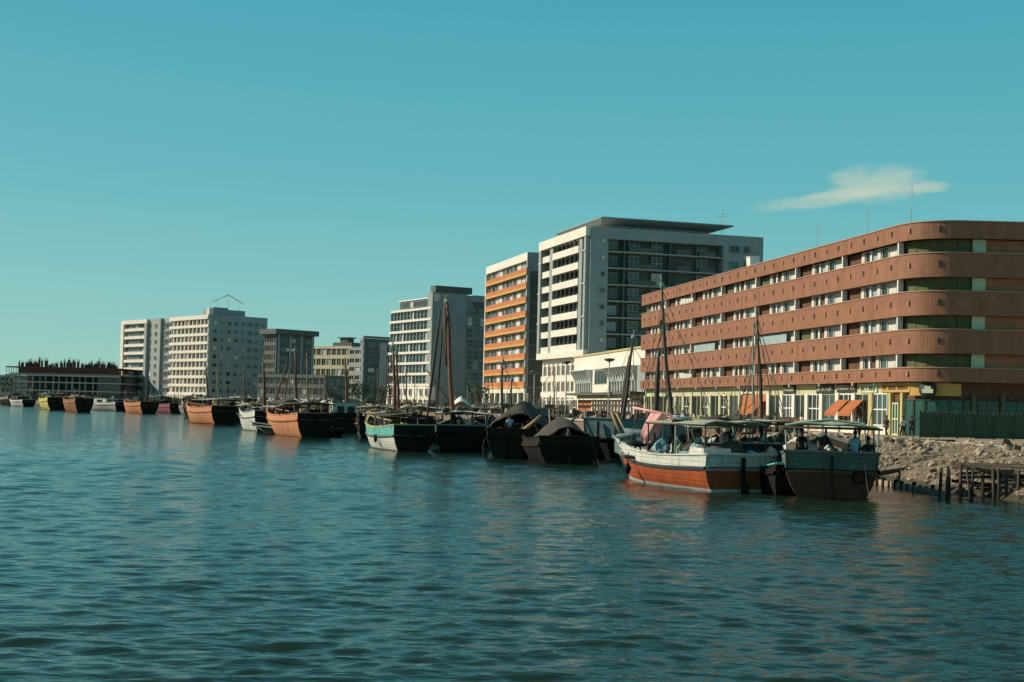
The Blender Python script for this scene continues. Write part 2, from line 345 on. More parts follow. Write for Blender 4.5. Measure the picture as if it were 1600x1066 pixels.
def tide():
    t = M['rubble'].node_tree; b = t.nodes['Principled BSDF']; g = N(t, 'ShaderNodeNewGeometry'); sp = N(t, 'ShaderNodeSeparateXYZ'); t.links.new(g.outputs['Position'], sp.inputs[0])
    nz = N(t, 'ShaderNodeTexNoise'); nz.inputs['Scale'].default_value = 1.1; nz.inputs['Detail'].default_value = 5; t.links.new(g.outputs['Position'], nz.inputs[0])
    ad = N(t, 'ShaderNodeMath', operation='MULTIPLY_ADD'); ad.inputs[1].default_value = -.45; t.links.new(nz.outputs[0], ad.inputs[0]); t.links.new(sp.outputs['Z'], ad.inputs[2])
    mr = N(t, 'ShaderNodeMapRange'); mr.inputs['From Min'].default_value = -.02; mr.inputs['From Max'].default_value = .16; mr.inputs['To Min'].default_value = .88; mr.inputs['To Max'].default_value = 0; t.links.new(ad.outputs[0], mr.inputs[0])
    mm = N(t, 'ShaderNodeMix', data_type='RGBA'); src = b.inputs['Base Color'].links[0].from_socket; t.links.new(mr.outputs[0], mm.inputs[0]); t.links.new(src, mm.inputs[6]); mm.inputs[7].default_value = (.035, .034, .02, 1); t.links.new(mm.outputs[2], b.inputs['Base Color'])
tide()
build_land()
# quay road between the bank and the buildings with its kerb
def strip(name, left, right, z, m, kind='structure'):
    mb = MB(); vs = []; n = len(left)
    for a, b in zip(left, right): vs += [(a[0], a[1], z), (b[0], b[1], z)]
    mb.add(vs, [(2 * i, 2 * i + 1, 2 * i + 3, 2 * i + 2) for i in range(n - 1)]); return tag(mb.obj(name, m), kind=kind)
rl = [(31.0, 60), (29.0, 100), (27.5, 118), (18.5, 165), (11.5, 205), (4, 255), (-8, 300), (-28, 345), (-60, 385)]
rr_ = [(x + (3.5 if y < 110 else 3.2), y + 1.5) for x, y in rl]
strip('road', rl, rr_, GZ + 0.012, M['road'])
for i in range(len(rl) - 1):
    a = Vector((*rl[i], 0)); b = Vector((*rl[i + 1], 0)); d = (b - a); L = d.length
    mb = MB(); mb.box(0, L, -0.15, 0.15, GZ - 0.2, GZ + 0.14)
    tag(mb.obj('kerb', M['kerb'], loc=(a.x, a.y, 0), rot=(0, 0, math.atan2(d.y, d.x))), kind='structure')

# ---------------------------------------------------------------- building kit
_mc = {}
def cbox(w_, d_, h_, m):
    k = (round(w_, 3), round(d_, 3), round(h_, 3), m.name)
    if k not in _mc:
        mb = MB(); mb.box(-w_ / 2, w_ / 2, -d_ / 2, d_ / 2, -h_ / 2, h_ / 2); _mc[k] = mb.mesh('block', m)
    return _mc[k]
def winmesh(w_, h_, nv, nh, bar, fm):
    k = ('win', round(w_, 2), round(h_, 2), nv, nh, bar, fm.name)
    if k not in _mc:
        mb = MB(); b = bar; dp = 0.12
        mb.box(-w_ / 2, w_ / 2, -dp, 0, -h_ / 2, -h_ / 2 + b); mb.box(-w_ / 2, w_ / 2, -dp, 0, h_ / 2 - b, h_ / 2)
        mb.box(-w_ / 2, -w_ / 2 + b, -dp + .004, -.004, -h_ / 2 + b, h_ / 2 - b); mb.box(w_ / 2 - b, w_ / 2, -dp + .004, -.004, -h_ / 2 + b, h_ / 2 - b)
        for i in range(nv):
            x = -w_ / 2 + w_ * (i + 1) / (nv + 1); mb.box(x - b / 2, x + b / 2, -dp + .01, -.01, -h_ / 2 + b, h_ / 2 - b)
        for i in range(nh):
            z = -h_ / 2 + h_ * (i + 1) / (nh + 1); mb.box(-w_ / 2 + b, w_ / 2 - b, -dp + .016, -.016, z - b / 2, z + b / 2)
        _mc[k] = mb.mesh('window_frame', fm)
    return _mc[k]
_wr = random.Random(99)
class Face:
    """a facade plane of a building: u runs along it, d outward, z up (all in the building's own frame)"""
    def __init__(s, root, ox, oy, rz): s.root, s.ox, s.oy, s.rz = root, ox, oy, rz
    def pt(s, u, d, z): c, n = math.cos(s.rz), math.sin(s.rz); return (s.ox + c * u + n * d, s.oy + n * u - c * d, z)
    def box(s, name, u0, u1, d0, d1, z0, z1, m, parent=None, label=None):
        o = link(name, cbox(u1 - u0, d1 - d0, z1 - z0, M[m]), s.root, s.pt((u0 + u1) / 2, (d0 + d1) / 2, (z0 + z1) / 2), (0, 0, s.rz))
        if label: o['label'] = label
        return o
    def window(s, u, z, w_, h_, d=-0.15, nv=0, nh=0, bar=0.07, fm='trim', pm='glass', name='window', pane=True):
        """u centre, z bottom; the pane is a child of the frame"""
        if pm in ('glass', 'glass2'):
            v_ = _wr.random(); pm = 'curtain' if v_ < .10 else 'bluepanel' if v_ < .16 else ('glass2' if v_ < .36 else pm)
        o = link(name, winmesh(w_, h_, nv, nh, bar, M[fm]), s.root, s.pt(u, d, z + h_ / 2), (0, 0, s.rz))
        if pane:
            p = link('pane', cbox(w_ - 0.02, 0.03, h_ - 0.02, M[pm]), o, (0, -0.03, 0))
        return o
    def mb(s, name, mb, m, parent=None): return mb.obj(name, [M[k] for k in m] if isinstance(m, (list, tuple)) else M[m], s.root, (s.ox, s.oy, 0), (0, 0, s.rz))
def building(name, px, D, ang, label, cat='building', z=GZ, far=True):
    """root at a facade's near corner: pixel column px at distance D; ang = degrees left of straight ahead along which the sea face runs away"""
    X = xat(px, D, z); return X, D
def setup(name, px_near, D, ang, L, W, label, cat='building', group=None):
    """root Empty at the far end of the sea face; local x runs along it towards the near corner, +y is inland"""
    X = xat(px_near, D, 10); a = R(ang); fx, fy = X - math.sin(a) * L, D + math.cos(a) * L
    rz = math.atan2(-math.cos(a), math.sin(a))
    root = empty(name, (fx, fy, 0), rz, label, cat, group)
    return root, Face(root, 0, 0, 0), Face(root, L, 0, R(90))
def plen(px_near, D, ang, px_far, z=20):
    """length along the sea face from the near corner to pixel column px_far"""
    X = xat(px_near, D, 10); lo, hi = 0, 400; a = R(ang)
    for _ in range(50):
        m_ = (lo + hi) / 2; x = X - math.sin(a) * m_; y = D + math.cos(a) * m_
        v = x - xat(px_far, y, z)
        if (v > 0) == (X > xat(px_far, D, z)): lo = m_
        else: hi = m_
    return lo

# ---- 1  the brown balcony building with the rounded corner
def brown_building():
    ang = 10.5; a = R(ang); D0 = 122.0; X0 = xat(1401, D0, 12); Ls = 84.0; Rr = 4.6; W2 = 26.0
    fx, fy = X0 - math.sin(a) * Ls, D0 + math.cos(a) * Ls
    root = empty('apartment_building', (fx, fy, 0), math.atan2(-math.cos(a), math.sin(a)), 'long terracotta brown apartment block with rounded corner and striped balcony bands', 'building')
    turn = R(90 - ang)
    # path in local frame: x along, y inland; outward is -y
    def path(s, d=0.0):
        if s <= Ls: return (s, -d)
        arc = Rr * turn
        if s <= Ls + arc:
            t = (s - Ls) / Rr; return (Ls + (Rr + d) * math.sin(t), Rr - (Rr + d) * math.cos(t))
        t = turn; e = s - Ls - arc; bx, by = Ls + (Rr + d) * math.sin(t), Rr - (Rr + d) * math.cos(t)
        return (bx + math.cos(t) * e, by + math.sin(t) * e)
    S1 = Ls + Rr * turn + W2; arc0, arc1 = Ls, Ls + Rr * turn
    ss = [0] + [arc0 + (arc1 - arc0) * i / 20 for i in range(21)] + [S1]
    ss = sorted(set([0, 21, 42, 63] + ss))
    def sweep(name, d0, d1, z0, z1, m, s0=0, s1=S1):
        q = [s for s in ss if s0 < s < s1]; q = [s0] + q + [s1]; mb = MB(); vs = []
        for s in q:
            i = path(s, d0); o = path(s, d1); vs += [(i[0], i[1], z0), (o[0], o[1], z0), (o[0], o[1], z1), (i[0], i[1], z1)]
        fs = []
        for k in range(len(q) - 1):
            b = 4 * k
            for e in range(4): fs.append((b + e, b + (e + 1) % 4, b + 4 + (e + 1) % 4, b + 4 + e))
        fs += [(0, 3, 2, 1), tuple(4 * (len(q) - 1) + e for e in range(4))]
        mb.add(vs, [f for f in fs]); o = mb.obj(name, M[m], root)
        bm = o.data; return o
    top = 20.9; par = 1.5; gap = 1.3; bh = 2.1; z = top
    bands = [(z - par, z)]; z -= par
    gaps = []
    for i in range(4):
        gaps.append((z - gap, z)); z -= gap
        h = bh if i < 3 else 1.2
        bands.append((z - h, z)); z -= h
    gz = z                                    # underside of the lowest band
    # inner solid body and roof
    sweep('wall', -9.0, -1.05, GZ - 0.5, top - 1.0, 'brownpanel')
    sweep('roof', -9.0, -0.25, top - 1.02, top - 0.8, 'concrete')
    for k, (b0, b1) in enumerate(bands):
        sweep('balcony_band', -0.22 if k else -0.25, 0.0, b0, b1, 'brown')
        sweep('band_coping', -0.27, 0.07, b1 + 0.002, b1 + 0.09, 'browntrim')
        if k: sweep('floor_slab', -1.04, -0.23, b0 + 0.03, b0 + 0.35, 'concrete')
        # drain holes and spouts along the band
        n = 0; s = 1.6
        while s < arc1 - 1.5:
            x, y = path(s, 0.02); zz = (b0 + b1) / 2 + 0.1
            if s <= Ls: ang_ = 0
            else: ang_ = (s - Ls) / Rr
            if n % 2 == 0: link('vent_hole', cbox(0.26, 0.07, 0.5, M['signdark']), root, (x, y, zz), (0, 0, ang_))
            else: link('drain_spout', cbox(0.14, 0.22, 0.42, M['browntrim']), root, (x, y, zz), (0, 0, ang_))
            s += 2.9; n += 1
    # recessed windows and doors between the bands, bay by bay
    def slot(name, s, w_, z0, z1, m, d=-0.9, th=0.1):
        x, y = path(s + w_ / 2, d); an = 0 if s + w_ / 2 <= Ls else min((s + w_ / 2 - Ls) / Rr, turn)
        return link(name, cbox(w_, th, z1 - z0, M[m]), root, (x, y, (z0 + z1) / 2), (0, 0, an))
    def win(s, w_, z0, z1, d=-0.86, pm='glass', nv=0):
        x, y = path(s + w_ / 2, d); an = 0 if s + w_ / 2 <= Ls else min((s + w_ / 2 - Ls) / Rr, turn)
        o = link('window', winmesh(w_, z1 - z0, nv, 0, 0.07, M['trim']), root, (x, y, (z0 + z1) / 2), (0, 0, an))
        link('pane', cbox(w_ - .02, .03, z1 - z0 - .02, M[pm]), o, (0, -.03, 0)); return o
    bay = 12.0
    rnd = random.Random(3)
    for (g0, g1) in gaps:
        z0, z1 = g0 - 0.9, g1 - 0.01
        for k in range(7):
            s = k * bay
            # column at the near end of every bay, flush with the band
            x, y = path(s + bay - 0.12, -0.35); link('column', cbox(0.22, 0.5, g1 - g0 - 0.02, M['trim']), root, (x, y, (g0 + g1) / 2), (0, 0, 0))
            B = lambda f: s + bay * f
            v = rnd.random()
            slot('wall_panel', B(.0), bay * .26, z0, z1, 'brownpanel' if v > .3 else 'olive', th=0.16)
            slot('door_jamb', B(.262), bay * .055, z0, z1, 'curtain', d=-.80, th=.35)
            win(B(.32), bay * .085, z0, z1)
            slot('door_jamb', B(.41), bay * .03, z0, z1, 'trim', d=-.82, th=.3)
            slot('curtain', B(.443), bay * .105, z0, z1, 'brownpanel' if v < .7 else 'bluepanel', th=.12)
            slot('door_jamb', B(.55), bay * .055, z0, z1, 'curtain', d=-.80, th=.35)
            win(B(.61), bay * .11, z0, z1, pm='glass' if rnd.random() > .3 else 'glass2')
            slot('wall_panel', B(.725), bay * .13, z0, z1, 'curtain', th=.14)
            win(B(.86), bay * .10, z0, z1)
        if abs(g0 - gaps[2][0]) < .1:
            for q in (2, 4): slot('sun_blind', q * bay + .6, bay * .7, z0, z1 - .1, 'bluepanel', d=-.4, th=.06)
        # rounded corner: dark panels, then a pale green door and brown brick
        x0 = arc0 + .3
        for i in range(4): slot('wall_panel', arc0 + .1 + i * (Rr * turn - .3) / 4, (Rr * turn - .5) / 4, z0, z1, 'olive', d=-.98, th=.1)
        slot('wall_panel', arc1 + .0, 1.2, z0, z1, 'olive', d=-.9)
        slot('shutter', arc1 + 1.25, 1.15, z0, z1, 'signlight', d=-.7, th=.2)
        slot('wall_panel', arc1 + 2.45, 6.5, z0, z1, 'brick', d=-.85)
        win(arc1 + 9.1, 2.2, z0, z1, nv=1); slot('wall_panel', arc1 + 11.4, W2 - 11.6, z0, z1, 'brick', d=-.85)
    # ground floor: fascia, piers, shop fronts
    sweep('shop_fascia', -1.3, -0.9, gz - 1.0, gz - 0.02, 'paleyellow', 0, arc1 - .5)
    sweep('shop_fascia', -1.6, -1.3, gz - 1.0, gz - 0.02, 'olive', arc1 - .48, S1)
    piers = []; s = 0.0; k = 0
    sh = gz - 1.0
    kinds = []
    wds = [3.2, 3.0, 4.2, 3.4, 3.0, 3.2, 4.0, 3.0, 3.4, 3.0, 3.4, 9.0, 3.6, 3.1, 3.2, 3.4, 3.6, 3.4, 3.4, 3.2]
    while s < Ls - 2 and k < len(wds):
        wd = min(wds[k], Ls - s - .6); mt = 'paleyellow' if s < 46 else 'white2'
        if s > 76: mt = 'yellow'
        x, y = path(s + .2, -.95); link('pier', cbox(0.78, 0.5, sh - GZ, M[mt]), root, (x, y, (sh + GZ) / 2))
        if abs(wd - 9.0) < .01:
            slot('brick_panel', s + .42, wd - .05, GZ, sh, 'brick', d=-1.0); slot('doorway', s + 2.6, 1.0, GZ, GZ + 2.6, 'signdark', d=-.93)
        else:
            o = slot('shop_wall', s + .42, wd - .05, GZ, GZ + .8, 'white2' if k % 3 else 'cream', d=-1.0)
            x, y = path(s + .42 + (wd - .1) / 2, -.98)
            o = link('shop_window', winmesh(wd - .1, sh - GZ - .82, 1 + k % 2, k % 2, .12, M['trim' if k % 2 else 'paleyellow']), root, (x, y, (GZ + .8 + sh) / 2))
            link('pane', cbox(wd - .14, .03, sh - GZ - .86, M[['glass', 'glass2', 'glass'][k % 3]]), o, (0, -.03, 0))
        s += wd + .4; k += 1
    for q_ in (2.55, .2): x, y = path(Ls - q_, -.9); link('pier', cbox(0.42, 0.5, sh - GZ, M['yellow']), root, (x, y, (sh + GZ) / 2))
    # sign boards over the shops
    def sign(s, w_, m, z0, h_, strokes=0, sm='signdark'):
        x, y = path(s, -.82); o = link('sign_board', cbox(w_, .14, h_, M[m]), root, (x, y, z0 + h_ / 2))
        if strokes:
            r = random.Random(int(s * 10)); mb = MB(); u = -w_ / 2 + .25
            while u < w_ / 2 - .3:
                lw = r.uniform(.12, .26); t = r.choice((0, 1, 2))
                mb.box(u, u + .06, -.03, 0, -h_ * .22, h_ * .22)
                if t != 1: mb.box(u + .062, u + lw, -.028, -.002, h_ * .14, h_ * .22)
                if t != 0: mb.box(u + .062, u + lw, -.028, -.002, -h_ * .22, -h_ * .14)
                mb.box(u + lw * .7, u + lw * .7 + .05, -.025, -.003, -h_ * .12, h_ * .12)
                u += lw + (.12 if r.random() > .16 else .4)
            mb.obj('lettering', M[sm], o, (0, -.075, 0))
        return o
    sign(Ls - 27.0, 3.4, 'signdark', sh + .05, 1.0, 1, 'signlight'); sign(Ls - 17.4, 4.2, 'signdark', sh + .0, .95, 1, 'signlight')
    sign(Ls - 12.2, 4.4, 'signdark', sh + .12, .95, 1, 'curtain'); sign(Ls - 7.2, 3.6, 'signlight', sh + .05, .8, 1, 'signdark')
    sign(Ls - 1.6, 5.6, 'ochre', sh + .06, .82, 1, 'brownpanel'); sign(Ls - 40, 3.8, 'curtain', sh + .1, .8, 1, 'signdark')
    # yellow fascia round the corner with a round dark emblem
    sweep('sign_fascia', -.78, -.62, sh - .25, gz - .15, 'ochre', Ls + 1.35, Ls + Rr * turn + .4)
    x, y = path(Ls + 3.6, -.4); mb = MB(); mb.tube([(0, -.14, 0), (0, 0, 0)], .78, 24)
    rd = mb.obj('round_sign', M['signdark'], root, (x, y, gz - .72), (0, 0, 3.6 / Rr)); mb = MB(); mb.box(-.5, .5, -.03, 0, -.30, .06); mb.box(-.28, .28, -.03, 0, .08, .3); mb.obj('emblem', M['signlight'], rd, (0, -.142, 0))
    # glazed corner shop, entrance with pale frame
    for i in range(8):
        s_ = Ls - 2.3 + i * 1.35
        x, y = path(s_ + .6, -.93); an = min(max(0, (s_ + .6 - Ls) / Rr), turn)
        if i == 0:
            o = link('shop_door', winmesh(1.25, 3.0, 1, 1, .14, M['signlight']), root, (x, y, GZ + 1.5), (0, 0, an)); link('pane', cbox(1.2, .03, 2.9, M['greenglass']), o, (0, -.03, 0))
        else:
            o = link('shop_window', winmesh(1.3, 3.3, 0, 1, .06, M['green']), root, (x, y, GZ + 1.65), (0, 0, an)); link('pane', cbox(1.26, .03, 3.2, M['greenglass']), o, (0, -.03, 0))
    s_ = arc1 + 1.6
    for i in range(9):
        x, y = path(s_ + 1.2, -.93); o = link('shop_window', winmesh(2.3, 3.3, 1, 1, .06, M['green']), root, (x, y, GZ + 1.65), (0, 0, turn)); link('pane', cbox(2.26, .03, 3.2, M['greenglass' if i % 3 else 'glass']), o, (0, -.03, 0))
        x, y = path(s_ - .1, -.72); link('pier', cbox(.3, .4, sh - GZ, M['olive']), root, (x, y, (sh + GZ) / 2), (0, 0, turn)); s_ += 2.6
    # the orange awnings
    def awn(s, w_):
        mb = MB(); h0, h1, pr = GZ + 3.25, GZ + 1.95, 1.35
        mb.add([(0, 0, h0), (w_, 0, h0), (w_, -pr, h1), (0, -pr, h1), (0, 0, h0 - .05), (w_, 0, h0 - .05), (w_, -pr, h1 - .05), (0, -pr, h1 - .05), (0, -pr - .01, h1 - .3), (w_, -pr - .01, h1 - .3)],
               [(0, 3, 2, 1), (4, 5, 6, 7), (0, 4, 7, 3), (1, 2, 6, 5), (3, 7, 6, 2), (7, 8, 9, 6)])
        x, y = path(s, -.72); o = mb.obj('awning', M['awning'], root, (x, y, 0))
        mb = MB()
        for u in (.03, w_ - .03): mb.tube([(u, 0, h1 - .2), (u, -pr, h1 - .06)], .025, 5)
        mb.obj('awning_arm', M['steel_dark'], o)
    for s_ in (Ls - 14.2, Ls - 10.9): awn(s_, 2.7)
    for s_ in (44.4, 47.4): awn(s_, 2.6)
    # yellow lamp-like posts under the lowest band
    for i in range(10):
        x, y = path(8 * i + 3, .02); link('soffit_fin', cbox(.12, .2, .35, M['trim']), root, (x, y, gz - .12))
    # roof: tank and aerials
    def P3(px, py, s): x, y = path(s, -3); return x, y
    def s_at(px):
        lo, hi = 0, Ls
        for _ in range(40):
            m_ = (lo + hi) / 2; w3 = root_mat @ Vector((m_, 3, top)); xx = xat(px, w3.y, top)
            if w3.x < xx: lo = m_
            else: hi = m_
        return lo
    root_mat = Matrix.Translation(root.location) @ Matrix.Rotation(root.rotation_euler.z, 4, 'Z')
    for px, h, nm in ((1277, 3.8, 0), (1355, 3.5, 1), (1424, 4.6, 2)):
        s_ = s_at(px); mb = MB(); mb.tube([(0, 0, 0), (0, 0, h + .8)], .022, 6)
        o = mb.obj('aerial', M['metal'], root, (s_, 3, top - .8))
        mb = MB()
        for j in range(3 if nm != 1 else 5): mb.tube([(-.6 + .1 * j, 0, h * .92 - .3 * j + .5), (.6 - .1 * j, 0, h * .92 - .3 * j + .5)], .018, 4)
        mb.obj('crossbar', M['metal'], o)
    s_ = s_at(1178); tk = empty('roof_tank', root_mat @ Vector((s_, 3, top - .8)), 0.3, 'small white water tank box on the roof edge of the brown block', 'water tank')
    mb = MB(); mb.box(-.65, .65, -.5, .5, .9, 2.7); mb.box(-.7, .7, -.55, .55, 2.702, 2.8); mb.obj('tank', M['trim'], tk, rot=(0, R(-4), 0))
    mb = MB()
    for u in (-.5, .5):
        for v in (-.4, .4): mb.box(u - .05, u + .05, v - .05, v + .05, 0, .92)
    mb.obj('stand', M['steel_dark'], tk)
    # washing hung on two balconies
    for zz, s_ in ((gaps[0][0], s_at(1098)), (gaps[3][0], s_at(1098))):
        mb = MB(); r = random.Random(4)
        for i in range(5):
            u = i * 1.1; mb.box(u, u + .9, -.02, .02, -.15 - r.random() * .3, .5 - i * .06)
        x, y = path(s_, .02); tag(link('washing', mb.mesh('washing', M['clothwhite']), None, root_mat @ Vector((x, y - .05, zz + .35)), (0, 0, root.rotation_euler.z)),
            'white washing hung over the %s balcony band of brown block' % ('highest' if zz > 15 else 'lowest'), 'washing', 'washing hung on the brown block')
    return root, root_mat, path, Ls, arc1
brown_building()

# ---- 2  the tall white tower
def tower():
    ang = 16.5; L = plen(914, 271, ang, 843, 25); W = 39.0
    root, A_, B_ = setup('tower_block', 914, 271, ang, L, W, 'tall white framed tower block with dark balconies and flat roof pavilion', 'building')
    zf, zr = 14.5, 40.0; n = 7; fh = (zr - zf - 1.6) / n
    wall = MB(); wall.box(1.5, L - 1.9, 1.5, W - .5, GZ, zr - .3); wall.obj('wall', M['recess'], root)
    mb = MB(); mb.box(.02, L - .02, .02, W - .02, zr - .25, zr); mb.obj('roof', M['concrete'], root)
    # sea face: border frame
    f = A_.box
    f('frame_beam', 0, L, -1.5, .5, zr - 1.5, zr + .4, 'white2'); f('frame_beam', 0, L + .0, -1.5, .5, zf - .4, zf + .9, 'white2')
    f('corner_pier', 0, 1.6, -1.48, .48, zf + .9, zr - 1.5, 'bluegrey'); f('corner_pier', L - 1.4, L - .3, -1.4, .35, zf + .9, zr - 1.5, 'bluegrey')
    f('pier', L * .22, L * .29, -1.5, .1, zf + .9, zr - 1.5, 'bluegrey'); f('pier', L * .84, L * .90, -1.5, .1, zf + .9, zr - 1.5, 'bluegrey')
    for i in range(n):
        z0 = zf + .9 + i * fh * .985
        f('balcony_panel', L * .292, L * .838, -.25, .25, z0, z0 + fh * .42, 'white2'); f('balcony_panel', 1.62, L * .218, -.25, .1, z0, z0 + fh * .40, 'white2')
        f('floor_slab', L * .292, L * .838, -1.5, -.26, z0 - .05, z0 + .2, 'concrete')
        for j in range(6):
            wd = L * .546 / 6; A_.window(L * .292 + wd * (j + .5), z0 + fh * .2, wd - .5, fh * .78, d=-1.38, nv=1, nh=1, bar=.09, fm='steel_dark')
            if j: f('balcony_post', L * .292 + wd * j - .1, L * .292 + wd * j + .1, -.2, .05, z0 + fh * .42, z0 + fh * .985, 'darkwall')
        A_.window(L * .15, z0 + fh * .4, 3.2, fh * .57, d=-.9, nv=1, fm='steel_dark')
        if i % 2 == 0 and i: f('ledge', -.05, 1.65, .49, .6, z0 - .1, z0 + .1, 'trim'); 
        if i % 2 == 0 and i: f('ledge', L - 1.45, L + .05, .49, .6, z0 - .1, z0 + .1, 'trim')
    # shaded side
    g = B_.box
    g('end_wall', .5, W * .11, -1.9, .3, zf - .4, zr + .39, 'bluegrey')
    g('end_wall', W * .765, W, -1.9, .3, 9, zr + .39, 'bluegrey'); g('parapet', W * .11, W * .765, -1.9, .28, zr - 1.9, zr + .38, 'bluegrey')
    for i in range(8):
        z0 = zf + .9 + (i - 1) * fh * .985
        if z0 > zf: B_.window(W * .082, z0 + fh * .45, .9, .95, d=.36, bar=.06, fm='concrete', name='small_window')
        for u in (W * .83, W * .90):
            if z0 > zf - 1: B_.window(u, z0 + fh * .35, 2.2 if u < W * .87 else 1.3, 1.5, d=.36, nv=1, bar=.07, fm='concrete')
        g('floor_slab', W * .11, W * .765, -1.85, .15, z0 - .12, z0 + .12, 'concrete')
        for (u0, u1) in ((.23, .38), (.50, .58), (.63, .72)):
            g('balustrade', W * u0, W * u1, -.1, .05, z0 + .13, z0 + 1.1, 'darkwall')
        for u in (.27, .40, .66):
            B_.window(W * u, z0 + .2, 2.4, 2.7, d=-1.45, nv=1, nh=1, bar=.16, fm='concrete', name='balcony_door')
        B_.window(W * .15, z0 + .6, 2.2, 2.0, d=-1.45, nv=1, bar=.12, fm='bluegrey')
        g('dividing_wall', W * .20, W * .208, -1.6, -.1, z0 + .13, z0 + fh * .98 - .14, 'darkwall'); g('dividing_wall', W * .46, W * .468, -1.6, -.1, z0 + .13, z0 + fh * .98 - .14, 'darkwall')
    # lower storeys
    lw = MB(); lw.box(.3, L - .3, 1.0, W - .2, GZ - .3, zf - .42); lw.obj('base_wall', M['white'], root)
    for k, zz in enumerate((3.0, 6.9, 10.4)):
        A_.box('storey_band', .2, L - .1, -1.0, -.6, zz - 1.2, zz, 'white2')
        for j in range(9): A_.window(1.8 + j * (L - 3) / 9 + .9, zz + .03, (L - 3) / 9 - 1.3, 2.2, d=-.8, nv=1, bar=.1, fm='white2' if k else 'trim')
        for j in range(10): A_.box('base_pier', 1.2 + j * (L - 3) / 9, 2.0 + j * (L - 3) / 9, -1.0, -.62, zz, zz + 2.7, 'white2')
    # pavilion with a flared flat roof
    mb = MB(); mb.box(L * .1, L * .86, 5, 28, zr, zr + 1.6); mb.obj('pavilion', M['concrete'], root)
    for i in range(11): B_.window(6.4 + i * 2.05, zr + .3, 1.6, 1.1, d=-L * .14 + .12, bar=.12, fm='trim', pm='glass2', name='pavilion_window')
    mb = MB(); z = zr + 1.6
    v = [(L * .12, 4, z), (L * .9, 4, z), (L * .9, 29, z), (L * .12, 29, z), (L * .02, 3, z + .9), (L * .97, 3, z + .9), (L * .97, 33, z + .9), (L * .02, 33, z + .9)]
    mb.add(v, [(0, 3, 2, 1), (4, 5, 6, 7), (0, 1, 5, 4), (1, 2, 6, 5), (2, 3, 7, 6), (3, 0, 4, 7)]); mb.box(L * .03, L * .96, 3.2, 32.8, z + .902, z + 1.15); mb.obj('pavilion_roof', M['bluegrey'], root)
    mb = MB(); mb.tube([(0, 0, 0), (0, 0, 6)], .05, 5); o = mb.obj('aerial', M['metal'], root, (L - 3, 31, zr + .3))
    mb = MB(); mb.tube([(0, -1.8, 4.9), (0, 1.8, 4.9)], .03, 4); mb.tube([(0, -1.2, 4.4), (0, 1.2, 4.4)], .03, 4); mb.obj('crossbar', M['metal'], o)
tower()

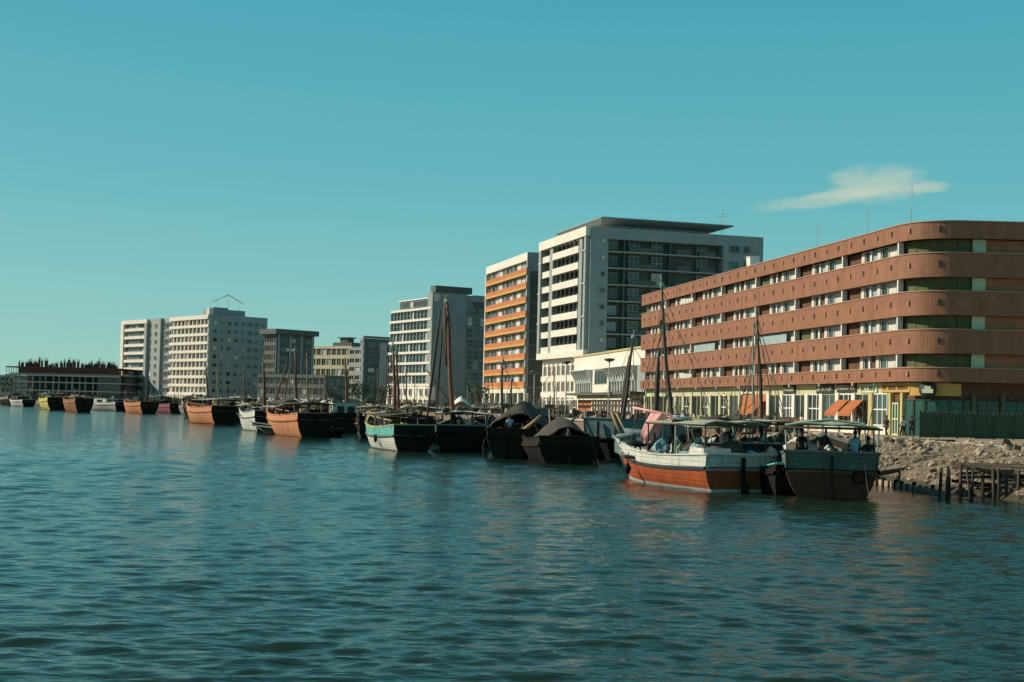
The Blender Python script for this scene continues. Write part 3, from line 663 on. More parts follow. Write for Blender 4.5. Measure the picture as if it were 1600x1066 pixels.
# ---- 3  the low white building with curved fins beside the tower
def podium():
    ang = 9.5; D = 212; L = plen(1008, D, ang, 898, 13); W = 16
    root, A_, B_ = setup('showroom_building', 1008, D, ang, L, W, 'low white showroom with curved louvre fins above orange brick ground floor', 'building')
    zr = 13.7; f = A_.box
    wall = MB(); wall.box(0.2, L - .2, .5, W, GZ - .3, zr - .4); wall.obj('wall', M['white2'], root)
    f('parapet', 0, L, -.5, .05, zr - 3.0, zr - .3, 'white2'); f('roof_trim', -.1, L + .1, -.6, .25, zr - .298, zr, 'yellow')
    def U(px): return L - plen(1008, D, ang, px, 10)
    def fins(u0, u1, zt=10.6, zb=6.6):
        f('fin_backing', u0, u1, -.45, -.1, zb, zt, 'bluegrey'); n = max(4, int((u1 - u0) / 1.9))
        for i in range(n + 1):
            u = u0 + (u1 - u0) * i / n; mb = MB(); pr = []
            K = 8
            for k in range(K + 1):
                t = k / K; z = zb + (zt - zb) * t; d = .25 + 1.15 * max(0, (t - .35) / .65) ** 1.6; pr.append((d, z))
            vs = []; 
            for (d, z) in pr: vs += [(-.12, .1, z), (-.12, -d, z), (.12, -d, z), (.12, .1, z)]
            fs = []
            for k in range(K):
                b = 4 * k
                for e in range(4): fs.append((b + e, b + (e + 1) % 4, b + 4 + (e + 1) % 4, b + 4 + e))
            fs += [(0, 3, 2, 1), tuple(4 * K + e for e in range(4))]; mb.add(vs, [q[::-1] for q in fs])
            mb.obj('louvre_fin', M['white2'], root, (u, 0, 0))
            if i < n: 
                g = f('louvre_glass', u + .2, u + (u1 - u0) / n - .2, -.05, .25, zb + (zt - zb) * .42, zt, 'bluepanel')
        f('fin_lintel', u0 - .2, u1 + .2, -.05, 1.5, zt + .002, zt + .15, 'trim')
    f('side_pier', -.0, 1.2, -.5, .1, 6, zr - 3, 'white2')
    fins(U(901), U(925)); f('wall_panel', U(926), U(952), -.5, 0, 6.4, 7.9, 'white2'); f('wall_panel', U(926), U(929), -.5, 0, 7.9, zr - 3.0, 'white2')
    A_.window((U(929) + U(949)) / 2, 7.92, U(949) - U(929) - .3, 2.6, d=-.1, nv=3, nh=0, bar=.12, fm='bluegrey', pm='glass2')
    f('wall_panel', U(949), U(953), -.5, 0.02, 6.4, zr - 3.0, 'white2'); fins(U(954), U(994)); f('wall_panel', U(996), L, -.5, 0.03, 6.4, zr - 3.0, 'bluegrey')
    f('canopy', U(904), L, -.4, 2.4, 5.95, 6.38, 'darkwall'); f('canopy_edge', U(904), L, 2.0, 2.45, 5.1, 5.3, 'trim')
    f('fascia', U(904), L, -.4, 0.3, 5.3, 5.94, 'yellow')
    f('brick_wall', U(906), U(929), -.4, .25, GZ, 5.3, 'brick'); f('brick_wall', U(929), L, -.4, -.1, GZ, 5.3, 'orange')
    u = U(930)
    while u < L - .6:
        f('fin', u, u + .5, -.12, .6, GZ, 5.09, 'trim'); f('shop_recess', u + .9, u + 1.5, -.09, .0, GZ, 5.2, 'brownpanel'); u += 2.15
    f('ground_pier', 0, U(904), -.5, 0.0, GZ, 6.4, 'white2'); A_.window(U(900), GZ + .3, 2.8, 3.2, d=.12, nv=1, nh=1, bar=.12)
    # near end wall
    B_.box('end_wall', 0.0, W, -.1, .08, GZ, zr - .302, 'bluegrey')
    for j in range(3): B_.window(3 + j * 4.5, 8, 1.8, 2.0, d=.22, nv=1, fm='trim')
podium()

# ---- 4  the orange balcony block
def orange_block():
    ang = 15.5; D = 313; L = plen(820, D, ang, 758, 25); W = 24
    root, A_, B_ = setup('apartment_block', 820, D, ang, L, W, 'tall apartment block striped with orange and ochre balcony bands', 'building')
    zr = 39.7; zb = 8.0; n = 9; fh = (zr - 1.8 - zb) / n; f = A_.box
    wall = MB(); wall.box(.4, L - .3, 1.0, W, GZ - .3, zr - .5); wall.obj('wall', M['darkwall'], root)
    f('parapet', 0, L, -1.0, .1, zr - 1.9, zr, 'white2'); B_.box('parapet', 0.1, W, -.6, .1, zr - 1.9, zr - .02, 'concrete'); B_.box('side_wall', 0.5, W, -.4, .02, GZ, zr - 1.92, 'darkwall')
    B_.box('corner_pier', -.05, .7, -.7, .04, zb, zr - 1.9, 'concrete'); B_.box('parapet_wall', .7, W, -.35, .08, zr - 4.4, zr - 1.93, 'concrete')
    f('side_frame', -.1, .5, -1, .2, GZ, zr - 1.9, 'trim'); 
    mb = MB(); mb.box(2, L - 2, 3, W - 3, zr - .3, zr - .1); mb.obj('roof', M['concrete'], root)
    rnd = random.Random(9)
    for i in range(n):
        z0 = zb + i * fh
        f('balcony_band', .5, L, -.1, .2, z0 + .45, z0 + 1.45, 'orange'); f('band_edge', .5, L + .05, -.14, .3, z0 - .08, z0 + .448, 'ochre'); f('floor_slab', .5, L - .2, -1.0, -.15, z0, z0 + .25, 'concrete')
        pat = ['g', 'g', 'g', 'w', 'g', 'g', 'g', 'g', 'w', 'g', 'g']; wd = (L - 1.2) / len(pat)
        for j, p in enumerate(pat):
            u = .7 + wd * (j + .5)
            if p == 'w': f('wall_panel', u - wd / 2 + .1, u + wd / 2 - .1, -.98, -.6, z0 + .3, z0 + fh - .1, 'curtain')
            else: A_.window(u, z0 + .4, wd - .5, fh - .6, d=-.8, nv=1 if rnd.random() > .5 else 0, bar=.14, fm='trim')
            if p == 'g' and j % 2 == 0: f('pier', u + wd / 2 - .15, u + wd / 2 + .15, -.98, -.45, z0 + .3, z0 + fh - .1, 'curtain')
        for j in range(5): B_.box('floor_line', 0.8, W, -.02, .06, z0, z0 + .14, 'concrete') if j == 0 else None
        if i < n - 1: B_.window(W * .45, z0 + .9, 1.2, 1.3, d=.13, bar=.07, fm='darkwall', name='side_window')
    f('ground_beam', 0.5, L, -1, .1, zb - 1.2, zb - .09, 'white2')
    for j in range(8): f('ground_column', .5 + j * (L - 1.2) / 7, 1.4 + j * (L - 1.2) / 7, -.9, .05, GZ, zb - 1.2, 'white2')
    for j in range(7): A_.window(1.4 + (j + .5) * (L - 1.2) / 7 - .45, GZ + .2, (L - 1.2) / 7 - 1.0, 4.6, d=-.7, nv=1, nh=1, bar=.15, fm='concrete')
    # lattice pylon of a sign board standing before its foot is left to the shore clutter
orange_block()

# ---- 5  the grey office block with the blank stair wall
def grey_block():
    ang = 30; D = 372; L = plen(673, D, ang, 610, 25); W = 27
    root, A_, B_ = setup('office_block', 673, D, ang, L, W, 'pale grey office block with white floor bands and blank stair wall', 'building')
    zr = 31.2; n = 8; zb = 9.0; fh = (zr - .8 - zb) / 7; f = A_.box
    wall = MB(); wall.box(.4, L - .3, 1.0, W, GZ - .3, zr - .6); wall.obj('wall', M['greywall'], root)
    for i in range(8):
        z0 = zb + i * fh
        f('floor_band', -.15 if i < 7 else .8, L, -1.0, .45, z0 - .35, z0 + .3, 'white2')
        if i == 7: continue
        m_ = 12; wd = (L - 1) / m_
        for j in range(m_):
            A_.window(.5 + wd * (j + .5), z0 + .32, wd - .22, fh - .70, d=-.3, nv=0, nh=1, bar=.12, fm='bluegrey', pm='glass2' if (i * 5 + j * 3) % 4 else 'glass')
            f('mullion_fin', .5 + wd * j - .1, .5 + wd * j + .1, -.6, .2, z0 + .31, z0 + fh - .36, 'bluepanel')
    # set-back top floor
    mb = MB(); mb.box(2.2, L - 3.5, 2, W - 2, zr - .5, zr + 2.2); mb.obj('top_floor', M['greywall'], root)
    Face(root, 0, 2, 0).box('roof_trim', 1.8, L - 3, -6, .5, zr + 2.202, zr + 2.5, 'trim')
    fc = Face(root, 0, 2, 0)
    for j in range(9): fc.window(3.4 + j * (L - 8) / 8.4, zr + .1, 2.0, 1.8, d=.14, nv=1, bar=.1, fm='bluegrey', pm='glass')
    # blank stair wall + upper tower block
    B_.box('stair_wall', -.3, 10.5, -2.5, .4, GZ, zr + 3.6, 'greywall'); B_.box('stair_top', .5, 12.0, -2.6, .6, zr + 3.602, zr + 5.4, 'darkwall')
    B_.window(.9, zr + 1.1, 1.7, 2.0, d=.46, bar=.2, fm='white2', pm='curtain', name='stair_window')
    g = B_.box
    for i in range(8):
        z0 = zb + i * fh - 2
        g('floor_line', 10.6, 24.0, -.2, .14, z0, z0 + .22, 'concrete')
        for j in range(6): B_.window(11.8 + j * 2.1, z0 + .5, 1.9, fh - .6, d=-.05, nv=0, nh=1, bar=.16, fm='bluegrey', pm='glass')
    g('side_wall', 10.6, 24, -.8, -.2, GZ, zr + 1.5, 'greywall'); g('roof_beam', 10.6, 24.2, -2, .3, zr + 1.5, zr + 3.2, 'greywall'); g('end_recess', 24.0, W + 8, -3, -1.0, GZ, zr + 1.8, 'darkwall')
    mb = MB(); mb.box(4, L + .1, 13, W + 8, zr, zr + 3.4); mb.obj('plant_room', M['darkwall'], root)
    # white arcaded base
    f('arcade_wall', -.3, L + 1, -.9, .3, zb - 3.6, zb - .36, 'white2'); f('arcade_beam', -.3, L + 1, -.9, .6, zb - 4.2, zb - 3.602, 'white2')
    for j in range(9):
        u = j * (L) / 8; f('arcade_column', u - .35, u + .35, -.5, .55, GZ, zb - 4.2, 'white2')
        if j < 8: A_.window(u + L / 16, zb - 3.2, 1.6, 2.2, d=.42, nv=0, bar=.14, fm='trim', name='arch_window')
grey_block()

# ---- 6  the white hotel slab
def hotel():
    ang = 41; D = 521; L = plen(323, D, ang, 190, 20); W = 26
    root, A_, B_ = setup('hotel_block', 323, D, ang, L, W, 'long white ten storey hotel slab with a dark recessed stair slot', 'building')
    zr = 36.2; n = 9; zb = 5.0; fh = (zr - 1.4 - zb) / n; f = A_.box
    U = lambda px: L - plen(323, D, ang, px, 20)
    ua, ub, uc, ud = U(229), U(237), U(250), U(264)
    wall = MB(); wall.box(.5, L - .4, 1.5, W - .5, GZ - .3, zr - .6); wall.obj('wall', M['white'], root)
    mb = MB(); mb.box(1, L - 1, 2, W - 1, zr - .5, zr - .3); mb.obj('roof', M['concrete'], root)
    f('parapet', -.3, ua, -1.5, .5, zr - 1.6, zr, 'white2'); f('parapet', ud, L, -1.5, .4, zr - 1.5, zr + .05, 'white2')
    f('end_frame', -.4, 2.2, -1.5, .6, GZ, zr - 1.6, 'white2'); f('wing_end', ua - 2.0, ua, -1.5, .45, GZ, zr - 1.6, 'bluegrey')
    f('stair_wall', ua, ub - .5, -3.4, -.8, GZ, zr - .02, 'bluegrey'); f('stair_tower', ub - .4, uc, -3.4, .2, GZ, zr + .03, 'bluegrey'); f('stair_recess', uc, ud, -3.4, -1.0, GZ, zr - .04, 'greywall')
    for i in range(n):
        z0 = zb + i * fh
        f('balcony_band', 2.2, ua - 2.0, -.5, .3, z0, z0 + fh * .36, 'white2'); f('balcony_band', ud, L, -.6, .2, z0, z0 + fh * .31, 'white2')
        f('floor_slab', 2.2, ua - 2, -1.5, -.52, z0, z0 + .3, 'concrete')
        m1 = 7; wd = (ua - 4.2) / m1
        for j in range(m1): A_.window(2.2 + wd * (j + .5), z0 + fh * .4, wd - .5, fh * .56, d=-1.2 if j > 4 else -.9, nv=1, bar=.16, fm='bluepanel', pm='glass2' if j < 5 else 'glass')
        m2 = 10; wd = (L - ud) / m2
        for j in range(m2):
            A_.window(ud + wd * (j + .5), z0 + fh * .33, wd - .75, fh * .65, d=-.7, nv=1, bar=.14, fm='curtain', pm='glass')
            if j: f('balcony_divider', ud + wd * j - .22, ud + wd * j + .22, -1.4, .0, z0 + fh * .312, z0 + fh - .01, 'white')
        for k, u in enumerate((ub - 2.0,)): A_.window(u, z0 + .8, 2.4, 2.0, d=-.6, bar=.12, fm='bluegrey', name='stair_window')
        for u in (uc + (ud - uc) * .3, uc + (ud - uc) * .72): A_.window(u, z0 + .7, (ud - uc) * .3, 2.2, d=-.82, nv=1, bar=.16, fm='concrete', pane=True, name='recess_window')
        A_.window((ub - .4 + uc) / 2, z0 + .9, 1.8, 1.6, d=.34, bar=.18, fm='concrete', name='stair_window')
        # shaded end wall: square windows
        for j in range(8):
            u = 2.8 + j * (W - 4.6) / 7
            B_.window(u, z0 + fh * .30, 1.9 if j % 3 != 1 else 1.1, 1.75, d=.30, nv=0, bar=.22, fm='concrete', pm='glass', name='end_window')
        B_.box('floor_line', 0.3, W, .2, .26, z0 - .1, z0 + .12, 'concrete')
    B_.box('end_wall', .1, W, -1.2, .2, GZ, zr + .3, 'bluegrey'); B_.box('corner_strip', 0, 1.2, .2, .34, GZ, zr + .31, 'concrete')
    mb = MB(); mb.box(L - 11, L - 2, 3, W - 9, zr, zr + 2.6); mb.box(L - 8, L - 3, 3.5, 10, zr + 2.6, zr + 3.4); mb.obj('plant_room', M['bluegrey'], root)
    mb = MB(); mb.box(L - 3.4, L - 1.8, 1.0, 2.9, zr - .2, zr + 2.9); mb.obj('roof_tank', M['white2'], root)
    # pergola roof sign frame over the plant room
    fr = MB(); fr.tube([(0, -7, 0), (0, 0, 3.2), (0, 7, 0)], .22, 5)
    fr.tube([(0, 0, 3.2), (0, 0, -3.5)], .1, 5); fr.tube([(0, -5, .9), (0, -5, -3.8)], .1, 5); fr.tube([(0, 5, .9), (0, 5, -3.8)], .1, 5)
    fr.obj('roof_gable_frame', M['trim'], root, (L - 7, 12, zr + 5.8))
    for j in range(14):
        u = 1 + j * (ua - 2) / 13
        if j < 13: f('ground_column', u, u + .8, -.6, .3, GZ, zb, 'white2')
    for j in range(16): u = ud + j * (L - ud - 1) / 15; f('ground_column', u, u + .8, -.5, .3, GZ, zb, 'white2')
    for j in range(12): u = ud + (j + .5) * (L - ud - 1) / 12; f('ground_awning', u, u + 1.6, .3, 1.6, 3.6, 3.9, 'white2')
hotel()

# ---- 7  smaller blocks between the hotel and the office block
def block(name, label, px0, px1, D, ang, W, zr, n, cols, wallm, bandm, winm, zb=4.5, cornice=0, base='white2', winb='glass', sidecols=5, sidem=None, fmside='concrete', bandh=.38):
    L = plen(px1, D, ang, px0, 20); root, A_, B_ = setup(name, px1, D, ang, L, W, label, 'building'); f = A_.box
    fh = (zr - 1 - zb) / n; sidem = sidem or wallm
    wall = MB(); wall.box(.3, L - .3, .6, W, GZ - .3, zr - .3); wall.obj('wall', M[wallm], root)
    f('parapet', 0, L, -.6, .15, zr - 1.05, zr, bandm); B_.box('side_wall', .62, W, -.4, .05, GZ, zr - .02, sidem); B_.box('end_pier', 0, .6, -.5, .03, GZ, zr - 1.06, bandm)
    for i in range(n):
        z0 = zb + i * fh; f('floor_band', 0, L, -.6, 0, z0, z0 + fh * bandh, bandm); wd = L / cols
        for j in range(cols):
            A_.window(wd * (j + .5), z0 + fh * (bandh + .01), wd - .7, fh * (.98 - bandh), d=-.3, nv=1, bar=.12, fm=winm, pm=winb)
            f('pier', wd * j - .01, wd * j + .35, -.58, -.03, z0 + fh * bandh, z0 + fh, bandm)
        for j in range(sidecols): B_.window(1.5 + (j + .5) * (W - 2) / sidecols, z0 + fh * .35, (W - 2) / sidecols - .9, fh * .5, d=.14, nv=1, bar=.14, fm=fmside, pm=winb)
    if cornice:
        mb = MB(); mb.box(-cornice, L + cornice, -cornice, W + cornice, zr + .002, zr + 1.9); mb.obj('cornice', M['darkwall'], root)
    for j in range(cols + 1): f('ground_column', (L - .8) * j / cols, (L - .8) * j / cols + .8, -.55, .02, GZ, zb - .01, base)
    return root, A_, B_, L
r_, a_, b_, l_ = block('office_building', 'dark grey concrete block with overhanging cornice behind the hotel', 412, 430, 500, 46, 17.5, 28.4, 7, 5, 'darkwall', 'darkwall', 'darkwall', cornice=1.3, sidem='darkwall', fmside='greywall', sidecols=4)
b_.box('white_panel', 4.5, 9, .06, .3, 22.2, 23.2, 'trim')
for j in range(4): b_.box('pilaster', .5 + j * 5.2, 1.4 + j * 5.2, .06, .4, GZ, 28.3, 'greywall')
block('low_block', 'low grey two storey block in front of the dark cornice building', 404, 508, 452, 62, 14, 12.6, 2, 11, 'darkwall', 'lowband', 'lowband', sidecols=3)
r_, a_, b_, l_ = block('cream_block', 'cream five storey block with paired windows in a bright grid', 478, 548, 548, 56, 9, 26.6, 5, 9, 'cream', 'cream', 'cream', zb=4.6, sidecols=2, bandh=.34)
mb = MB(); mb.box(l_ - 12, l_ - 2, 2, 8, 26.6, 28.2); mb.box(l_ - 9, l_ - 5, 3, 7, 28.2, 30.0); mb.box(l_ - 10, l_ - 4, 2.5, 7.5, 30.0, 30.4); mb.obj('roof_pavilion', M['darkwall'], r_)
block('beige_block', 'plain beige wing right of the cream gridded block', 545, 570, 540, 50, 14, 25.8, 6, 3, 'cream', 'concrete', 'cream', zb=4.2, sidecols=4, bandh=.5)
r_, a_, b_, l_ = block('frame_block', 'dark framed block with a pale centre strip beside grey offices', 562, 566, 470, 40, 17, 26.2, 7, 2, 'darkwall', 'greywall', 'greywall', zb=4.4, sidem='darkwall', fmside='greywall', sidecols=4)
b_.box('pale_strip', 6.8, 9.8, .06, .3, 5, 25, 'concrete'); b_.box('roof_beam', 0, 17, -.5, .5, 26.3, 27.0, 'darkwall')

# ---- 8  the unfinished concrete building far left
def unfinished():
    D = 545; ang = 84; L = plen(186, D, ang, 14, 10); W = 30
    root, A_, B_ = setup('unfinished_building', 186, D, ang, L, W, 'unfinished concrete frame building topped with rusty scaffolding and rebar', 'building'); f = A_.box
    zs = [5.2, 8.6, 12.0, 14.6]
    wall = MB(); wall.box(3, L - .5, 9, W, GZ - .3, 12.2); wall.obj('wall', M['darkwall'], root)
    for i, z in enumerate(zs): 
        mb = MB(); mb.box(0 if i < 3 else -1.5, L, 0, W, z, z + .45); mb.obj('floor_slab', M['concrete' if i < 3 else 'rust'], root)
    for i, (z0, z1) in enumerate(((GZ, 5.2), (5.65, 8.6), (9.05, 12.0))):
        for j in range(17): 
            u = .6 + j * (L - 1.6) / 16; f('column', u, u + (.42 if j % 3 else .6), -3.0 + (j % 2) * .8, -2.35 + (j % 2) * .8, z0, z1, 'concrete')
    f('infill_wall', L * .80, L - .3, -1.6, -.6, GZ, 12.0, 'darkwall')
    f('formwork', 4, L + .3, -1.4, .3, 12.46, 14.59, 'rust'); f('edge_beam', -1.5, L + .2, -.4, .5, 11.3, 11.9, 'concrete'); 
    r = random.Random(2); props = MB()
    for j in range(46):
        u = -1 + j * (L + 1) / 46; props.box(u, u + .15, -.6, -.4, 12.45, 14.6)
    props.obj('prop_row', M['mastdark'], root)
    for j in range(58):
        u = 3 + j * (L - 4) / 58 + r.uniform(-.4, .4); h = r.uniform(1.3, 3.9) * (1 if (j // 6) % 3 else .55); mb = MB(); wd = r.uniform(.2, .55)
        mb.box(-wd, wd, -.3, .3, 0, h * .8)
        for q in range(3): mb.tube([(-wd + q * wd, 0, h * .7), (-wd + q * wd + .15, 0, h + r.random() * .8)], .07, 4)
        mb.obj('rebar_column', M['rust' if r.random() > .25 else 'mastdark'], root, (u, r.uniform(1, 3), 15.05))
unfinished()
block('far_block', 'long low dark block at the far end of the quay', -60, 21, 640, 85, 20, 12.6, 3, 12, 'darkwall', 'greywall', 'darkwall', zb=3.6, sidecols=3)

# ---------------------------------------------------------------- trees by the far left building and street trees
def tree(px, D, h, label, seed, cw=1.0):
    x = xat(px, D, 5); root = empty('tree', (x, D, GZ), 0, label, 'tree', 'dark trees along the quay'); r = random.Random(seed)
    mb = MB(); mb.tube([(0, 0, 0), (.1, 0, h * .3), (.0, .1, h * .6)], [.22, .16, .1], 7)
    for k in range(5):
        a = k * 1.3; mb.tube([(0.05, 0, h * .35), (math.cos(a) * h * .2, math.sin(a) * h * .2, h * .62)], [.1, .04], 5)
    mb.obj('trunk', M['bark'], root); cb = MB()
    for k in range(700):
        c = Vector((r.gauss(0, 1), r.gauss(0, 1), r.gauss(0, 1)));
        if c.length > 2.0: continue
        cl = r.randint(0, 6); cc = Vector((math.cos(cl * 2.1) * .22, math.sin(cl * 2.1) * .22, .05 * (cl - 3))) * h * cw
        p = cc + Vector((c.x * .12 * h * cw, c.y * .12 * h * cw, c.z * .11 * h)) + Vector((0, 0, h * .68))
        d1 = Vector((r.uniform(-1, 1), r.uniform(-1, 1), r.uniform(-1, 1))).normalized(); d2 = d1.orthogonal().normalized(); s_ = h * .035
        cb.add([p - d1 * s_, p + d2 * s_ * .6, p + d1 * s_, p - d2 * s_ * .6], [(0, 1, 2, 3)])
    cb.obj('crown', M['leaf'], root)
tree(4, 500, 8.0, 'dark bushy tree leftmost on the far quay', 1, 1.5); tree(560, 330, 7.5, 'dark quay tree behind the masts by the dark framed block', 2); tree(600, 325, 6.5, 'dark quay tree before the white arcade of the grey offices', 3)
tree(520, 345, 6.0, 'dark quay tree in front of the cream gridded block', 4); tree(746, 300, 7.0, 'dark quay tree at the foot of the orange striped block', 5)

# ---------------------------------------------------------------- street lamps
def lamp(px, D, ztop, label):
    root = empty('street_lamp', (xat(px, D, 5), D, GZ), 0, label, 'street lamp', 'street lamps on the quay road')
    h = ztop - GZ; mb = MB(); mb.tube([(0, 0, 0), (0, 0, .8), (0, 0, h - .3)], [.16, .11, .08], 8); mb.obj('pole', M['concrete'], root)
    mb = MB(); mb.tube([(0, 0, h - .35), (0, 0, h - .1), (0, 0, h + .12), (0, 0, h + .2)], [.1, .75, .8, .3], 14); mb.obj('lamp_head', M['darkwall'], root)
lamp(951, 195, at(950, 562, 195).z, 'mushroom headed street lamp in front of the white showroom')
lamp(834, 268, at(834, 581, 268).z, 'street lamp standing before the shaded side of orange block')
lamp(884, 225, at(884, 566, 225).z, 'street lamp left of the orange brick ground floor')

# ---------------------------------------------------------------- green fence round the corner shop, on the right
def fence():
    x0 = xat(1437, 112.5, 2.5); root = empty('sheet_fence', (x0, 112.5, GZ), 0, 'tall dark green sheet fence in front of the corner shop', 'fence')
    for i in range(14):
        mb = MB(); vs = []
        nn = 12
        for k in range(nn + 1):
            u = 1.5 * k / nn; y = .05 * math.sin(k * math.pi / 1.5); vs += [(u, y, 0), (u, y, 2.15)]
        n1 = len(vs); vs += [(v[0], v[1] + .03, v[2]) for v in vs]
        fs = [(2 * k, 2 * k + 2, 2 * k + 3, 2 * k + 1) for k in range(nn)] + [(n1 + 2 * k, n1 + 2 * k + 1, n1 + 2 * k + 3, n1 + 2 * k + 2) for k in range(nn)] + [(2 * k + 1, 2 * k + 3, n1 + 2 * k + 3, n1 + 2 * k + 1) for k in range(nn)]
        mb.add(vs, fs); mb.obj('fence_sheet', M['green'], root, (i * 1.56 + .03, 0, .05 + .04 * ((i * 7) % 3)))
        mb = MB(); mb.box(-.06, .06, -.12, -.06, 0, 2.35); mb.obj('fence_post', M['green'], root, (i * 1.56, 0, 0))
fence()

# ---------------------------------------------------------------- people
def skin_mesh(name, chains, m, sub=1):
    """chains: list of (points, radii) joined where the first point repeats an earlier one; returns an evaluated mesh"""
    vs = []; es = []; rs = []
    def idx(p):
        for i, v in enumerate(vs):
            if (Vector(v) - Vector(p)).length < 1e-4: return i
        return None
    for pts, rad in chains:
        prev = None
        for p, r in zip(pts, rad):
            i = idx(p)
            if i is None: vs.append(tuple(p)); rs.append(r); i = len(vs) - 1
            if prev is not None and prev != i: es.append((prev, i))
            prev = i
    me = bpy.data.meshes.new(name); me.from_pydata(vs, es, []); o = bpy.data.objects.new(name, me); C.objects.link(o)
    md = o.modifiers.new('s', 'SKIN'); sv_ = me.skin_vertices[0].data
    for i, r in enumerate(rs): sv_[i].radius = (r, r); sv_[i].use_root = (i == 0)
    s2 = o.modifiers.new('u', 'SUBSURF'); s2.levels = sub
    dg = bpy.context.evaluated_depsgraph_get(); ev = o.evaluated_get(dg); nm = bpy.data.meshes.new_from_object(ev)
    bpy.data.objects.remove(o); bpy.data.meshes.remove(me)
    nm.materials.clear(); nm.materials.append(m); nm.polygons.foreach_set('use_smooth', [True] * len(nm.polygons)); return nm
def person(loc, rz, label, top, bottom, pose='stand', robe=False, group=None, hat=None):
    root = empty('person', loc, rz, label, 'person', group)          # faces local -y
    if pose == 'sit':
        hip = (0, 0, .12); ch = (0, .0, .62); kn = [(.12, -.42, .18), (-.12, -.42, .18)]; ft = [(.13, -.45, -.25), (-.13, -.45, -.25)]; toe = [(.13, -.62, -.28), (-.13, -.62, -.28)]
        el = [(.27, -.1, .42), (-.27, -.1, .42)]; hd = [(.16, -.36, .30), (-.16, -.36, .30)]
    else:
        hip = (0, 0, .92); ch = (0, .0, 1.38); kn = [(.12, -.05, .50), (-.12, .02, .50)]; ft = [(.13, 0, .07), (-.15, .05, .07)]; toe = [(.13, -.19, .04), (-.16, -.14, .04)]
        el = [(.28, .03, 1.12), (-.28, .02, 1.12)]; hd = [(.27, -.12, .88), (-.29, -.08, .87)]
        if pose == 'lean': ch = (0, -.16, 1.34); el = [(.27, -.26, 1.10), (-.27, -.26, 1.10)]; hd = [(.2, -.46, 1.0), (-.2, -.46, 1.0)]
        if pose == 'walk': kn = [(.12, -.16, .52), (-.12, .06, .50)]; ft = [(.13, -.2, .07), (-.15, .32, .12)]; toe = [(.13, -.40, .04), (-.15, .16, .04)]
    hz, cz = Vector(hip), Vector(ch); up = (cz - hz); nk = cz + Vector((0, -.01, .13)); hb = nk + Vector((0, -.01, .08)); hc = hb + Vector((0, -.02, .10)); ht = hc + Vector((0, .01, .075))
    mid = hz + up * .5; sh = [cz + Vector((.17, 0, .02)), cz + Vector((-.17, 0, .02))]
    chains = [([hz, mid, cz, nk, hb, hc, ht], [.125, .115, .13, .055, .07, .095, .07])]
    for k in (0, 1):
        s = 1 if k == 0 else -1; hj = hz + Vector((.09 * s, 0, -.05))
        chains.append(([hz, hj, kn[k], ft[k], toe[k]], [.12, .085, .058, .04, .035]))
        h = Vector(hd[k]); e = Vector(el[k]); dr = (h - e).normalized()
        chains.append(([cz, sh[k], el[k], hd[k], h + dr * .08, h + dr * .16], [.13, .06, .042, .028, .036, .016]))
        chains.append(([hd[k], h + dr * .05 + Vector((-.05 * s, -.02, .02))], [.028, .011]))
    chains.append(([hc, hc + Vector((0, -.105, -.015))], [.095, .017]))
    link('body', skin_mesh('body', chains, M['skin'], 1), root)
    # clothes
    cl = [([hz + Vector((0, 0, -.06)), mid, cz, cz + Vector((0, 0, .07))], [.15, .145, .155, .08])]
    for k in (0, 1): cl.append(([cz, sh[k], Vector(sh[k]).lerp(Vector(el[k]), .75)], [.155, .085, .065]))
    link('shirt', skin_mesh('shirt', cl, M[top], 1), root)
    if robe:
        mb = MB(); mb.tube([tuple(hz + Vector((0, 0, .05))), (0, 0, hz.z * .5), (0, 0, .12)], [.17, .19, .23], 14, False); mb.obj('robe_skirt', M[bottom], root)
    else:
        tr = []
        for k in (0, 1):
            s = 1 if k == 0 else -1; tr.append(([hz, hz + Vector((.09 * s, 0, -.05)), kn[k], Vector(kn[k]).lerp(Vector(ft[k]), .85)], [.145, .105, .08, .062]))
        link('trousers', skin_mesh('trousers', tr, M[bottom], 1), root)
    hm = MB(); hm.blob(tuple(hc + Vector((0, .022, .045))), (.098, .105, .10), 1, 10, .03); hm.obj('hair' if not hat else 'headcloth', M[hat or 'hair'], root)
    return root
# two walkers before the shop corner
p = Vector((xat(1411, 110, GZ), 110, GZ)); person(p, R(200), 'person in white shirt and dark trousers walking before the corner shop', 'clothwhite', 'clothdark', 'walk')
p = Vector((xat(1424, 110.6, GZ), 110.6, GZ)); person(p, R(160), 'person in dark clothes walking beside the one in white shirt', 'clothdark', 'clothdark', 'walk')
# a few figures on the quay by the brick front
for i, (px, D, lab, c) in enumerate(((914, 196, 'person in pale robe on the quay before the brick wall', 'clothwhite'), (940, 192, 'person in dark clothes on the quay near the lamp', 'clothdark'), (1066, 160, 'person in white on the quay behind the main mast', 'clothwhite'), (812, 240, 'person in dark clothes on quay under the orange block', 'clothdark'))):
    person(Vector((xat(px, D, GZ), D, GZ)), R(60 * i), lab, c, c, 'stand', robe=(c == 'clothwhite'))

